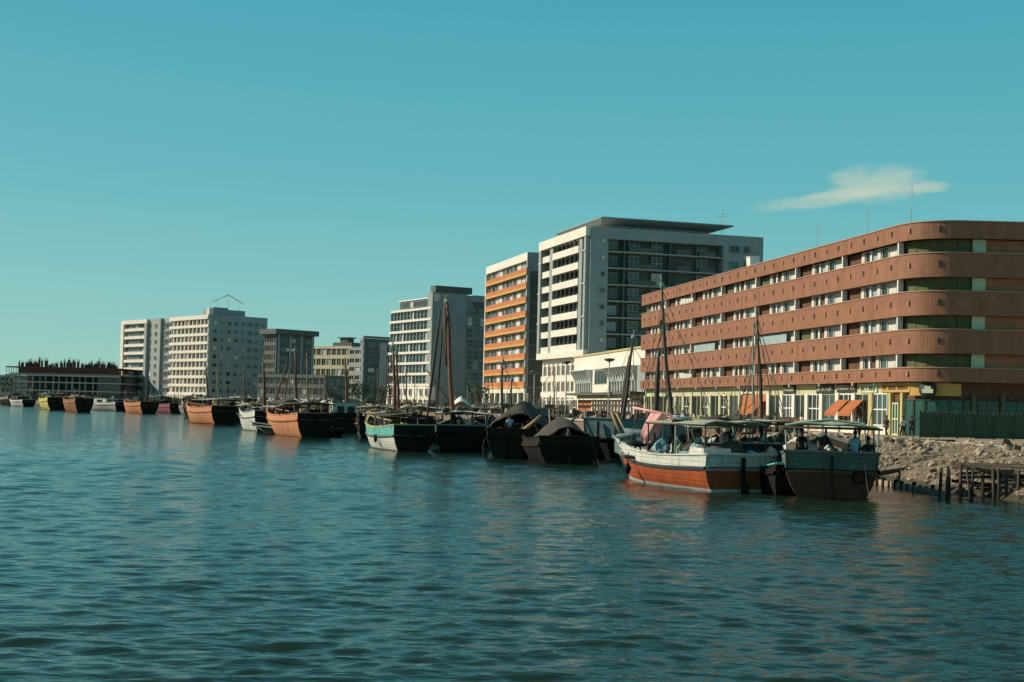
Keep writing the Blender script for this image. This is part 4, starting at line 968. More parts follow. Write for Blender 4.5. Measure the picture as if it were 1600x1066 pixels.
# ---------------------------------------------------------------- bank details
def bank_h(x, y): return GZ
rs = random.Random(21); stones = []
for v in range(4):
    mb = MB(); mb.blob((0, 0, 0), (.5, .4, .3), v + 1, 7, .5); stones.append(mb.mesh('stone', M['stone'])); mb = MB(); mb.blob((0, 0, 0), (.5, .42, .28), v + 11, 7, .5); stones.append(mb.mesh('stone', M['stone2']))
def bank_z(o): 
    pr = [(-1.2, -0.7), (0, 0.0), (0.7, 0.45), (1.6, 0.65), (2.6, 0.85), (3.6, 1.15), (4.6, 1.35), (5.6, 1.55), (6.6, 1.7), (7.6, 1.78), (40, 1.8)]
    for (a, za), (b, zb) in zip(pr, pr[1:]):
        if a <= o <= b: return za + (zb - za) * (o - a) / (b - a)
    return 1.8
for i in range(150):
    y = rs.uniform(64, 112); o = rs.uniform(.5, 11) if i > 60 else rs.uniform(4, 12)
    sx = 21 if y < 78 else (21 - 3.5 * (y - 78) / 18 if y < 96 else 17.5 - 2 * (y - 96) / 24); s_ = rs.uniform(.35, 1.0) * (1 if o > 3 else .7); k = rs.randint(0, 7)
    ob = link('stone', stones[k], None, (sx + o, y, bank_z(o) + .04), (rs.random(), rs.random(), rs.random() * 6)); ob.scale = (s_ * rs.uniform(.8, 1.5), s_, s_ * rs.uniform(.6, 1.1))
    if k % 2 == 0: tag(ob, 'pale broken rubble stone lying on the creek bank', 'stone', 'pale stones on the bank')
    else: tag(ob, 'earth brown rubble stone lying on the creek bank', 'stone', 'brown stones on the bank')
mb = MB()
for i in range(3200):
    y = rs.uniform(56, 116); o = rs.uniform(.2, 13); sx = 21 if y < 78 else (21 - 3.5 * (y - 78) / 18 if y < 96 else 17.5 - 2 * (y - 96) / 24); s_ = rs.uniform(.05, .2)
    mb.blob((sx + o + (max(0, 62 - y) * .25), y, bank_z(o) + .03), (s_, s_ * .8, s_ * .6), i % 17, 5, .5)
tag(mb.obj('gravel', M['stone']), kind='stuff')
# long timbers and a beam lying on the bank
def timber(a, b, r, label, m='mastdark'):
    d = Vector(b) - Vector(a); mb = MB(); mb.tube([(0, 0, 0), (d.length * .5, 0, -.04), (d.length, 0, 0)], [r, r * .95, r * .8], 8)
    o = mb.obj('timber', M[m]); o.location = a; o.rotation_euler = d.to_track_quat('X', 'Z').to_euler(); return tag(o, label, 'timber')
timber(at(1372, 740, 72), at(1472, 722, 82), .13, 'long dark spar leaning from the bank towards the right hand dhow', 'mastdark')
timber(at(1402, 688, 96), at(1492, 690, 93), .16, 'dark beam lying along the top of the rubble bank')
timber(at(1440, 697, 90), at(1500, 706, 84), .10, 'thin grey pole lying lower on the rubble bank', 'poletan')
# row of short piles at the water's edge
for i in range(10):
    px = 1370 + i * 9.6; py = 757 + i * 1.7; p = on(px, py, .0); mb = MB(); mb.tube([(0, 0, -.8), (.02, 0, .36 + .08 * math.sin(i * 2.3))], [.11, .10], 8)
    tag(mb.obj('pile', M['hull_black'], loc=(p.x, p.y, 0)), 'short dark timber pile in a row at the waterline', 'pile', 'short piles at the foot of the bank')
# retaining plank behind the piles
a = on(1362, 753, .1); b = on(1466, 772, .1); d = b - a; mb = MB(); mb.box(0, d.length, .15, .3, -.5, .26)
o = mb.obj('retaining_board', M['stone'], loc=(a.x, a.y, 0), rot=(0, 0, math.atan2(d.y, d.x))); tag(o, 'low pale retaining board behind the row of short piles', 'retaining wall')
# dark timber jetty at the right edge
def jetty():
    p0 = on(1467, 775, 0); root = empty('timber_jetty', (p0.x, p0.y, 0), R(-38), 'dark broken timber jetty of leaning posts at the right bank', 'jetty'); r = random.Random(8)
    for i in range(12):
        x = i * .5; mb = MB(); h = r.uniform(1.15, 1.75); mb.tube([(0, 0, -.8), (r.uniform(-.12, .12), r.uniform(-.1, .1), h)], [.09, .07], 7); mb.obj('post', M['mastdark'], root, (x, r.uniform(-.1, .1), 0))
    for i in range(16):
        w_ = r.uniform(1.2, 3.4); x_ = r.uniform(-.1, 5.5 - w_); mb = MB(); mb.box(0, w_, -.05, .05, 0, .14); mb.obj('plank', M['gear' if i % 2 else 'hull_black'], root, (x_, .22 + .03 * (i % 4), .12 + .085 * i), (0, R(r.uniform(-7, 7)), R(r.uniform(-2, 2))))
    for i in range(7):
        mb = MB(); mb.box(0, r.uniform(3.2, 5.7), -.15, .15, 0, .07); mb.obj('deck_plank', M['gear'], root, (r.uniform(-.1, 1.2), .5 + i * .36, 1.38 + .03 * (i % 2)), (0, R(r.uniform(-3, 3)), R(r.uniform(-4, 4))))
    for i in range(5):
        mb = MB(); mb.tube([(0, 0, -.8), (r.uniform(-.3, .3), 0, 1.4)], .06, 6); mb.obj('brace', M['mastdark'], root, (.4 + i * 1.2, -.2, 0))
jetty()
#BOATS
# ---------------------------------------------------------------- boats
def smooth(t): return t * t * (3 - 2 * t)
def boat(name, label, cat, qpx, qpy, head, L, B, H, mats, seed=1, D=None, rise=0.55, srise=0.15, rake=1.3, bulw=0.32, stern=0.82, masts=(), canopy=(), cabin=None, gear=6, rudder=True, group='dhows moored along the creek', detail=1, draft=0.5, sharp=False):
    """mats: dict low, rail, stripe, up, boot, inside.  q = port quarter on the waterline"""
    q = on(qpx, qpy, 0) if D is None else Vector((xat(qpx, D, 0), D, 0)); h = R(head); rz = R(90) + h
    rnd = random.Random(seed); wlq = stern * B / 2 * 0.80
    Rm = Matrix.Rotation(rz, 3, 'Z'); loc = q - Rm @ Vector((-L / 2, wlq, 0))
    root = empty(name, loc, rz, label, cat, group); Wi = (Matrix.Translation(loc) @ Rm.to_4x4()).inverted()
    n = 22 if detail else 12
    def hb(t):      # half beam at the rail
        a = stern + (1 - stern) * smooth(min(1, t / .38)) if t < .38 else 1.0
        if t > .42: a = max(0.0, 1 - ((t - .42) / .58) ** 2.2)
        return a * B / 2
    if sharp: 
        hb0 = hb; hb = lambda t: B / 2 * max(0.02, 1 - abs(2 * t - 1) ** 2.4)
    def sheer(t): return H * (1 + rise * max(0, (t - .35) / .65) ** 2.1 + srise * max(0, (.35 - t) / .35) ** 1.6)
    # rows: fraction of the sheer (below 0 = under water)
    rows = [(-draft, 0.35), (-0.05, .80), (0.11, .835), (0.55, None), (1, None)]
    def row(t, k):
        s = sheer(t); rb = s * (1 - bulw)          # rub rail level
        return [-draft, -.06, .12, .12 + (rb - .18) * .42, rb - .06, rb + .06, rb + .12, s][k]
    def pt(t, k, side, inset=0.0):
        z = row(t, k); s = sheer(t); v = (z + draft) / (s + draft)
        fl = (.40 + .60 * math.sin(min(1, v * 1.12) * math.pi / 2) ** .62) if k else .30
        if t > .5: fl *= 1 - .30 * (1 - v) * ((t - .5) / .5) ** 1.3
        b = max(hb(t) * fl - inset, 0.0)
        x = -L / 2 + L * t + rake * (z / H) * max(0, (t - .55) / .45) ** 2 - .28 * (z / H) * max(0, (.12 - t) / .12)
        if k == 0: x -= .9 * max(0, (t - .7) / .3) * 1.0
        return Vector((x, side * b, z))
    order = ['boot', 'boot', 'low', 'low', 'stripe', 'rail', 'up']
    names = ['low', 'rail', 'stripe', 'up', 'boot', 'inside']; ml = [M[mats[k]] for k in names]
    mi = {k: i for i, k in enumerate(names)}
    mb = MB(); ts = [i / n for i in range(n + 1)]
    nk = 8
    for side in (1, -1):
        vs = []
        for t in ts:
            for k in range(nk): vs.append(pt(t, k, side))
        fs = []; mm = []
        for i in range(n):
            for k in range(nk - 1):
                f = (i * nk + k, (i + 1) * nk + k, (i + 1) * nk + k + 1, i * nk + k + 1); fs.append(f if side > 0 else f[::-1]); mm.append(mi[order[k]])
        mb.add(vs, [f[::-1] for f in fs], True, mm)
    hull = mb.obj('hull', ml, root)
    tr = MB()
    for k in range(nk - 1):
        a, b, c, d = pt(0, k, 1), pt(0, k, -1), pt(0, k + 1, -1), pt(0, k + 1, 1)
        tr.add([a, b, c, d], [(0, 1, 2, 3)], False, [mi[mats.get('_tr', {}).get(order[k], order[k])]])
    tl = list(ml)
    tr.obj('transom', tl, root)
    # inner side, cap rail, deck
    inn = MB(); dk = MB(); cap = MB(); deck_z = lambda t: sheer(t) * (1 - bulw) + .02
    rowd = []
    for t in ts:
        o = pt(t, 7, 1); b = max(0, abs(o.y) - .10); rowd.append((o.x, b, o.z, deck_z(t)))
    for side in (1, -1):
        vs = []
        for x, b, z, dz in rowd: vs += [(x, side * b, z), (x, side * b, dz)]
        fs = [(2 * i, 2 * i + 1, 2 * i + 3, 2 * i + 2) for i in range(n)]
        inn.add(vs, fs if side < 0 else [f[::-1] for f in fs])
        vs = []
        for (x, b, z, dz) in rowd: vs += [(x, side * (b + .15), z - .01), (x, side * max(0, b - .04), z - .01), (x, side * max(0, b - .04), z + .06), (x, side * (b + .15), z + .06)]
        fs = []
        for i in range(n):
            for e in range(4): fs.append((4 * i + e, 4 * i + (e + 1) % 4, 4 * i + 4 + (e + 1) % 4, 4 * i + 4 + e))
        cap.add(vs, fs)
        # rub rail
        vs = []
        for t in ts:
            a = pt(t, 5, side); vs += [a + Vector((0, side * .09, -.05)), a + Vector((0, side * .09, .05)), a + Vector((0, -side * .02, .08)), a + Vector((0, -side * .02, -.08))]
        rr = MB(); rr.add(vs, fs); rr.obj('rub_rail', M[mats['rail']], root)
    vs = []
    for x, b, z, dz in rowd: vs += [(x, b, dz), (x, -b, dz)]
    dk.add(vs, [(2 * i, 2 * i + 1, 2 * i + 3, 2 * i + 2) for i in range(n)]); dk.obj('deck', M['deck'], root)
    inn.obj('bulwark_lining', M[mats['inside']], root); cap.obj('cap_rail', M[mats.get('cap', mats['up'])], root)
    # transom top rail
    x, b, z, dz = rowd[0]; tp = MB(); tp.box(x - .08, x + .08, -b - .1, b + .1, z - .02, z + .07); tp.obj('transom_rail', M[mats.get('cap', mats['up'])], root)
    inb = MB(); xb_ = -L / 2 - .28 * (dz / H) + .06; xt_ = x + .06; inb.add([(xb_, -b, dz), (xb_, b, dz), (xt_, b, z - .021), (xt_, -b, z - .021), (xb_ + .06, -b, dz), (xb_ + .06, b, dz), (xt_ + .06, b, z - .021), (xt_ + .06, -b, z - .021)], [(0, 1, 2, 3), (7, 6, 5, 4), (0, 3, 7, 4), (1, 5, 6, 2)]); inb.obj('transom_lining', M[mats['inside']], root)
    # stem post
    st = MB(); p0 = pt(1, 1, 1); p1 = pt(1, 7, 1); e = (p1 - p0).normalized(); st.tube([p0 - e * .3, (p0 + p1) / 2 + Vector((.03, 0, 0)), p1 + e * .38], [.09, .09, .06], 6); st.obj('stem_post', M[mats['rail']], root)
    if rudder:
        x = rowd[0][0]; mb = MB(); mb.box(x - .26, x - .10, -.07, .07, -.5, sheer(0) * .93); mb.box(x - .62, x - .262, -.045, .045, -.5, .5); mb.obj('rudder', M['hull_black'], root)
    dzm = deck_z(.4)
    # cabin
    if cabin:
        t0, t1, ch, cm = cabin; x0, x1 = -L / 2 + L * t0, -L / 2 + L * t1; cw = B * .33; mb = MB(); mb.box(x0, x1, -cw, cw, dzm - .1, dzm + ch); cb = mb.obj('cabin', M[cm], root)
        mb = MB(); mb.box(x0 - .15, x1 + .15, -cw - .12, cw + .12, dzm + ch + .002, dzm + ch + .08); mb.obj('cabin_roof', M['canvas'], root)
        for j in range(2): mb = MB(); mb.box(x0 - .03, x0 - .004, -cw * .7 + j * cw * .8, -cw * .7 + j * cw * .8 + cw * .55, dzm + ch * .45, dzm + ch * .8); mb.obj('window', M['glass'], cb)
        for j in range(2):
            for sd in (1, -1): mb = MB(); xx = x0 + (x1 - x0) * (.15 + .45 * j); mb.box(xx, xx + (x1 - x0) * .25, sd * cw - .003 if sd > 0 else -cw - .03, sd * cw + .03 if sd > 0 else -cw + .003, dzm + ch * .45, dzm + ch * .8); mb.obj('window', M['glass'], cb)
    # canopies on posts
    for ci, (t0, t1, ht, wf, cm, edge) in enumerate(canopy):
        x0, x1 = -L / 2 + L * t0, -L / 2 + L * t1; cw = B * wf / 2; nx, ny = 9, 6; mb = MB(); vs = []; z0 = dzm + ht
        for i in range(nx + 1):
            for j in range(ny + 1):
                u, v = i / nx, j / ny; zz = z0 + .14 * (1 - (2 * v - 1) ** 2) + .07 * mnoise.noise(Vector((u * 4 + seed * 3, v * 3, ci))) * 2
                vs.append((x0 + (x1 - x0) * u + .05 * mnoise.noise(Vector((v * 5, seed, u))), -cw + 2 * cw * v, zz))
        m1 = len(vs); vs += [(a, b, c - .05) for a, b, c in vs]; fs = []
        for i in range(nx):
            for j in range(ny):
                a = i * (ny + 1) + j; b = a + ny + 1; fs.append((a, b, b + 1, a + 1)); fs.append((m1 + a, m1 + a + 1, m1 + b + 1, m1 + b))
        rim = [i * (ny + 1) for i in range(nx + 1)] + [nx * (ny + 1) + j for j in range(1, ny + 1)] + [i * (ny + 1) + ny for i in range(nx - 1, -1, -1)] + [j for j in range(ny - 1, 0, -1)]
        for a, b in zip(rim, rim[1:] + rim[:1]): fs.append((a, b, b + m1, a + m1)[::-1])
        mb.add(vs, fs); cp = mb.obj('canopy', M[cm], root)
        bm = MB()
        for y in (-cw, cw): bm.tube([(x0 - .1, y, z0 - .09), (x1 + .1, y, z0 - .09)], .045, 6)
        for x in (x0, x1): bm.tube([(x, -cw - .12, z0 - .08), (x, cw + .12, z0 - .08)], .045, 6)
        bm.obj('canopy_frame', M[edge], cp)
        if seed > 12:
            rg = MB()
            for k in range(7):
                q_ = (rnd.uniform(x0 + .3, x1 - .3), rnd.uniform(-cw * .8, cw * .8), z0 + .16)
                if k % 3: rg.blob(q_, (rnd.uniform(.25, .7), rnd.uniform(.2, .5), rnd.uniform(.08, .28)), k + seed, 7, .5)
                else: rg.tube([q_, (q_[0] + rnd.uniform(.8, 2.2), q_[1] + rnd.uniform(-.4, .4), q_[2] + rnd.uniform(.05, .5))], .05, 5)
            tag(rg.obj('roof_gear', M[rnd.choice(('gear', 'gearlight', 'sack'))], cp), kind='stuff')
        npst = max(2, int((x1 - x0) / 2.0) + 1)
        for i in range(npst):
            for y in (-cw + .03, cw - .03):
                x = x0 + (x1 - x0) * i / (npst - 1); mb = MB(); tt = min(1, max(0, (x + L / 2) / L)); yy = max(-hb(tt) + .12, min(hb(tt) - .12, y)); mb.tube([(x, yy, deck_z(tt)), (x, y, z0 - .06)], .038, 6)
                mb.obj('post', M['polegreen' if (i + seed) % 3 == 0 else 'mastdark'], root)
    # masts with their yards and stays
    for mi_, ms in enumerate(masts):
        tb, tpx, tpy, rad = ms[:4]; opt = ms[4] if len(ms) > 4 else {}
        base = Vector((-L / 2 + L * tb, opt.get('y', 0), deck_z(tb) - .05)); bp_ = opt.get('bpx', tpx + 4)
        for _ in range(6):
            wb = loc + Rm @ base; ex = xat(bp_, wb.y, wb.z) - wb.x; base.y = max(-hb(tb) * .72, min(hb(tb) * .72, base.y - ex / math.cos(h)))
        wb = loc + Rm @ base
        top = Wi @ at(tpx, tpy, wb.y + opt.get('fwd', .9)); 
        mb = MB(); kk = [base.lerp(top, q) + Vector((math.sin(q * 5 + seed) * .07, math.sin(q * 7 + seed * 2) * .06, 0)) * (q * (1 - q) * 4) for q in (0, .18, .36, .55, .75, 1)]; mb.tube(kk, [rad * 1.15, rad * 1.08, rad * .98, rad * .85, rad * .7, rad * .45], 8); mo = mb.obj('mast', M[opt.get('m', 'mast')], root)
        if opt.get('finial', detail): mb = MB(); dd = (top - base).normalized(); mb.tube([top - dd * .05, top + dd * .45], [rad * .4, rad * .18], 6); mb.blob(tuple(top - dd * .15), (rad * 1.3, rad * 1.3, .18), 3, 8, .1); mb.obj('truck', M['polegreen' if detail else 'mastdark'], mo)
        if opt.get('yard'):
            for (ya, yb, yr, ym) in opt['yard']:
                pa = base.lerp(top, ya[0]) + Vector(ya[1]); pb = base.lerp(top, yb[0]) + Vector(yb[1]); mb = MB(); pts = [pa.lerp(pb, k / 6) for k in range(7)]
                mb.tube(pts, [yr * (.5 + 1.0 * math.sin(math.pi * k / 6) + .25 * rnd.random()) for k in range(7)], 8); mb.obj('yard', M[ym], root)
        ns = opt.get('stays', 4)
        for k in range(ns):
            sd = 1 if k % 2 else -1; tq = max(.02, min(.98, tb + (.16 + .14 * (k // 2)) * (1 if (k // 2) % 2 else -1))); e = Vector((-L / 2 + L * tq, sd * hb(tq) * .92, sheer(tq)))
            a0 = base.lerp(top, .96 - .06 * (k // 2)); sag = (a0 + e) / 2 + Vector((0, 0, -.10)); mb = MB(); mb.tube([a0, sag, e], .018 if detail else .026, 4, False); mb.obj('stay', M['rope'], root)
        if opt.get('block', detail): 
            for k in range(2): mb = MB(); pq = base.lerp(top, .62 + .16 * k) + Vector((.16, .1, 0)); mb.blob(tuple(pq), (.09, .09, .16), k, 6, .2); mb.obj('pulley_block', M['mastdark'], mo)
    # gear lying about on deck, not countable at this size
    if gear:
        mb = MB(); mb2 = MB()
        for k in range(gear * 3):
            tt = rnd.uniform(.06, .86); w_ = hb(tt) * .75; c = (-L / 2 + L * tt, rnd.uniform(-w_, w_), deck_z(tt) + .15); g = mb if rnd.random() < .62 else mb2
            if rnd.random() < .5: g.blob((c[0], c[1], c[2] + .15), (rnd.uniform(.25, .7), rnd.uniform(.2, .5), rnd.uniform(.3, .85)), k + seed, 7, .5)
            else:
                a = rnd.uniform(0, 3.1); l_ = rnd.uniform(.4, 1.3); d_ = Vector((math.cos(a) * l_, math.sin(a) * min(l_, w_), rnd.uniform(0, .55))); g.tube([Vector(c), Vector(c) + d_], rnd.uniform(.04, .1), 6)
        tag(mb.obj('deck_gear', M['gear'], root), kind='stuff'); tag(mb2.obj('deck_gear', M['gearlight'], root), kind='stuff')
    return root, loc, Rm, sheer, deck_z, hb, Wi
def WP(info, x, y, z): return info[1] + info[2] @ Vector((x, y, z))

RED = dict(low='hull_red', rail='rail_dark', stripe='stripe', up='hull_white', boot='boot', inside='hull_teal')
DARKTR = {'low': 'inside', 'up': 'inside', 'stripe': 'inside', 'boot': 'inside'}
b1 = boat('dhow', 'red hulled dhow with white bulwark and pink cloth on its foredeck, nearest the camera', 'dhow', 1108, 769, 21, 11.0, 4.0, 1.5, RED, 11, rise=.40, srise=.12, rake=1.35, bulw=.40, stern=.90,
    masts=[(.50, 1034, 442, .105, dict(fwd=1.8, m='mastdark', stays=8, bpx=1054, yard=[((.12, (.5, .75, 0)), (.62, (.3, .28, 0)), .085, 'mastdark')]))],
    canopy=[(.02, .53, 2.12, .80, 'canvas', 'mastdark')], gear=8)
b2 = boat('dhow', 'dark red dhow with green upper hull seen stern on beside the bank', 'dhow', 1240, 778, -12, 10.0, 4.3, 1.8, dict(low='hull_darkred', rail='hull_black', stripe='hull_brown', up='hull_green', boot='hull_darkred', inside='hull_dark'), 12, rise=.4, srise=.1, bulw=.42, stern=.9,
    masts=[(.10, 1366, 597, .03, dict(m='polegreen', stays=0, bpx=1355, finial=0, block=0))],
    canopy=[(.03, .42, 2.0, .92, 'canvasgreen', 'mastdark'), (.48, .80, 2.1, .75, 'canvasgreen', 'mastdark')], gear=5)
b3 = boat('dhow', 'long grey green sided dhow lying obliquely behind the bow of the red dhow', 'dhow', 918, 0, -34, 15.5, 4.6, 2.75, dict(low='hull_black', rail='hull_dark', stripe='hull_dark', up='hull_teal', boot='hull_dark', inside='hull_dark'), 13, D=97.5, rise=.12, srise=.05, rake=.9, bulw=.52, stern=.6,
    masts=[(.30, 990, 524, .15, dict(fwd=2.0, m='mastdark', stays=6, bpx=969, yard=[((.25, (.2, .3, 0)), (.8, (.25, .25, 0)), .13, 'mastdark')]))], gear=8)
b3a = boat('dhow', 'broad black dhow under a high mounded dark tarpaulin, left of the red dhow', 'dhow', 850, 724, 6, 9.0, 5.0, 1.5, dict(low='hull_black', rail='hull_dark', stripe='hull_dark', up='hull_dark', boot='hull_dark', inside='hull_dark'), 63, rise=.4, bulw=.35, stern=.78, gear=10)
b4 = boat('dhow', 'black dhow under a sagging dark tarpaulin left of the mounded broad black one', 'dhow', 768, 716, -9, 14, 4.7, 1.75, dict(low='hull_dark', rail='hull_black', stripe='hull_black', up='hull_dark', boot='hull_dark', inside='hull_dark'), 14, rise=.5, stern=.6,
    masts=[(.35, 786, 562, .11, dict(m='mastdark', bpx=783)), (.5, 800, 590, .09, dict(m='mastdark', stays=2, bpx=799))], gear=12)
b5 = boat('dhow', 'dark dhow with off white awning and the tallest reddish mast', 'dhow', 690, 705, 3, 14, 4.6, 1.75, dict(low='hull_dark', rail='hull_black', stripe='hull_dark', up='hull_grey', boot='hull_dark', inside='hull_dark', _tr={'up': 'low'}), 15, rise=.5, stern=.85,
    masts=[(.45, 698, 468, .19, dict(fwd=2.2, m='mast', stays=8, bpx=709, yard=[((.50, (.4, .2, 0)), (1.03, (.15, .05, 0)), .21, 'mastdark'), ((.03, (.6, 2.3, 0)), (.93, (.3, .55, 0)), .075, 'mastdark'), ((.02, (.6, 1.5, 0)), (.92, (.5, .3, 0)), .05, 'mastdark')]))],
    canopy=[(.04, .50, 1.75, .9, 'canvaswhite', 'mastdark')], gear=9)
b6 = boat('dhow', 'turquoise and white dhow with yellow rail and two bare masts', 'dhow', 619, 706, 19, 13.0, 3.9, 1.75, dict(low='hull_white', rail='hull_green', stripe='hull_cyan', up='hull_cyan', boot='hull_grey', inside='hull_dark', cap='yellow', _tr=DARKTR), 16, rise=.45, bulw=.44,
    masts=[(.62, 614, 538, .17, dict(fwd=1.0, stays=4, bpx=618)), (.50, 619, 549, .14, dict(fwd=.6, stays=2, bpx=624))], canopy=[(.03, .40, 1.7, .9, 'canvasdark', 'mastdark'), (.45, .74, 1.8, .8, 'canvas', 'mastdark')], gear=9)
b8 = boat('dhow', 'salmon pink dhow with a dark stern, tall thin masts clustered above it', 'dhow', 468, 683, 27, 14.5, 4.6, 2.1, dict(low='hull_salmon', rail='hull_brown', stripe='hull_salmon', up='hull_salmon', boot='hull_salmon', inside='hull_dark', _tr=DARKTR), 18, rise=.35, detail=0,
    masts=[(.55, 461, 541, .17, dict(fwd=.5)), (.2, 479, 552, .10, dict(m='poletan', stays=2)), (.75, 452, 572, .11, dict(stays=0, fwd=2, bpx=441)), (.80, 449, 562, .1, dict(stays=0, fwd=1, bpx=424))], canopy=[(.02, .42, 1.9, .95, 'canvasdark', 'mastdark'), (.5, .85, 1.5, .8, 'canvas', 'mastdark')], gear=9)
b9 = boat('dhow', 'small white sided dhow with a black stern and a heavy leaning mast', 'dhow', 400, 674, 24, 11, 3.6, 2.1, dict(low='hull_white', rail='hull_grey', stripe='hull_grey', up='hull_white', boot='hull_grey', inside='hull_dark', _tr=DARKTR), 19, rise=.5, detail=0,
    masts=[(.35, 411, 566, .21, dict(fwd=.3)), (.85, 380, 574, .12, dict(stays=2))], canopy=[(.5, .9, 1.5, .8, 'canvas', 'mastdark')], gear=7)
b10 = boat('dhow', 'salmon dhow moored left of the small white sided one', 'dhow', 333, 663, 32, 15, 5.2, 2.3, dict(low='hull_salmon', rail='hull_brown', stripe='hull_salmon', up='hull_salmon', boot='hull_red', inside='hull_dark', _tr=DARKTR), 20, rise=.3, detail=0,
    masts=[(.6, 322, 571, .17, dict(fwd=.3)), (.3, 338, 575, .11, dict(m='poletan', stays=2))], canopy=[(.02, .5, 1.9, .95, 'canvas', 'mastdark')], gear=9)
DK = dict(low='hull_dark', rail='hull_black', stripe='hull_dark', up='hull_dark', boot='hull_dark', inside='hull_dark')
def far(label, px, py, head, L, B, H, low, up=None, seed=30, **kw):
    m = dict(low=low, rail='hull_brown' if low != 'hull_white' else 'hull_grey', stripe=low, up=low if low not in ('hull_dark', 'hull_black') else up or low, boot=low, inside='hull_dark', _tr=DARKTR); kw.setdefault('gear', 6); kw.setdefault('rise', .25); kw.setdefault('rake', .9)
    return boat('dhow', label, 'dhow', px, py, head, L, B, H, m, seed, detail=0, **kw)
far('distant orange brown dhow below the hotel corner', 221, 646.5, 36, 14, 5.2, 2.3, 'hull_salmon', 'hull_brown', 31, masts=[(.5, 228, 608, .12, dict(stays=0))])
far('distant plum coloured dhow beneath the hotel', 266, 646, 40, 13, 4.6, 2.0, 'hull_pink', 'hull_dark', 32)
far('distant brown dhow with a pale rail left of the white cabin boat', 119, 644, 32, 15, 5.0, 2.7, 'hull_brown', 'hull_dark', 33, canopy=[(.05, .4, 1.5, .9, 'canvas', 'mastdark')])
far('distant pale yellow dhow near the far left', 76, 640.5, 28, 18, 5.8, 2.7, 'hull_yellow', 'hull_dark', 34, canopy=[(.1, .7, 2.0, .9, 'tarpgrey', 'mastdark')])
far('distant white boat with a long pale cabin', 181, 642.5, 48, 19, 5.4, 2.0, 'hull_white', 'hull_white', 35, cabin=(.25, .8, 1.7, 'hull_white'))
far('small distant whitish boat leftmost of the moored row', 36, 635.5, 40, 14, 5.0, 1.8, 'hull_white', 'hull_dark', 36, cabin=(.3, .7, 1.6, 'hull_dark'))
far('very distant dark boat at the left end of the row', 14, 633.5, 35, 16, 5.4, 2.6, 'hull_dark', 'hull_grey', 37)
far('distant grey boat between the plum dhow and the salmon dhow', 288, 648, 20, 10, 4.2, 2.0, 'hull_grey', 'hull_dark', 38, cabin=(.3, .6, 1.4, 'hull_white'))
# second rank, behind the first row
def rear(label, px, D, head, L, B, H, low, seed, **kw): return far(label, px, 0, head, L, B, H, low, None, seed, D=D, **kw)
rear('dark boat with a white deckhouse behind the low skiff', 520, 158, 14, 13, 4.6, 2.0, 'hull_dark', 41, cabin=(.05, .35, 2.2, 'hull_white'), masts=[(.3, 539, 559, .18, dict(stays=4))], canopy=[(.4, .9, 1.9, 1.0, 'canvas', 'mastdark')], gear=10)
rear('dark dhow with slim masts behind the turquoise bow', 566, 138, 6, 13, 4.6, 1.9, 'hull_dark', 42, masts=[(.4, 590, 578, .09, dict(stays=2)), (.6, 606, 560, .12, {})], canopy=[(.05, .6, 1.8, .95, 'canvas', 'mastdark')], gear=10)
rear('dark dhow behind the turquoise one with a single short mast', 630, 124, 4, 13, 4.6, 1.9, 'hull_black', 43, masts=[(.5, 634, 577, .09, dict(stays=2))], canopy=[(.05, .55, 1.9, .95, 'canvaswhite', 'mastdark')], gear=12)
rear('dark dhow moored behind the off white awning', 722, 122, 0, 13, 4.6, 2.0, 'hull_dark', 44, masts=[(.5, 741, 600, .07, dict(stays=2)), (.7, 664, 575, .08, dict(stays=2))], canopy=[(.05, .7, 1.9, .95, 'tarpgrey', 'mastdark')], gear=12)
rear('dark dhow with a teal deckhouse behind the sagging tarpaulin', 800, 112, -6, 12, 4.4, 2.4, 'hull_black', 45, cabin=(.1, .4, 1.8, 'hull_teal'), masts=[(.6, 866, 575, .07, dict(stays=2))], gear=12)
rear('dark dhow behind the salmon one with a brown awning', 484, 172, 12, 13, 4.6, 2.2, 'hull_dark', 46, masts=[(.5, 500, 590, .08, dict(stays=2))], canopy=[(.05, .8, 2.2, .95, 'canvasdark', 'mastdark')], gear=10)
rear('black dhow behind the small white sided dhow', 428, 185, 16, 12, 4.4, 2.2, 'hull_black', 47, masts=[(.4, 431, 600, .1, dict(stays=2))], canopy=[(.05, .8, 2.0, .95, 'canvas', 'mastdark')], gear=10)
rear('black dhow between the salmon and the white sided dhows', 362, 214, 16, 14, 5.0, 2.6, 'hull_black', 48, masts=[(.4, 352, 600, .1, dict(stays=2))], canopy=[(.05, .8, 2.0, .95, 'canvas', 'mastdark')], gear=10)
rear('dark boat under the grey hotel wall behind the plum dhow', 300, 262, 20, 14, 5.0, 2.8, 'hull_dark', 49, canopy=[(.05, .8, 2.2, .95, 'canvas', 'mastdark')], gear=8)
rear('dark boat behind the orange brown distant dhow', 244, 330, 22, 13, 4.6, 2.4, 'hull_black', 50, gear=8, canopy=[(.1, .8, 2.2, .95, 'tarpgrey', 'mastdark')])
rear('dark boat behind the pale cabin boat at the left', 186, 340, 22, 13, 4.6, 2.4, 'hull_black', 51, gear=8)
rear('dark boat between the yellow and the brown distant dhows', 92, 350, 22, 13, 4.6, 2.6, 'hull_green', 52, gear=8, canopy=[(.1, .8, 2.2, .95, 'hull_grey', 'mastdark')])
rear('low grey boat with white cloth behind the red dhow', 1096, 78, -4, 10, 3.8, 1.5, 'hull_grey', 53, canopy=[(.1, .8, 1.7, 1.0, 'canvaswhite', 'polegreen')], gear=14)
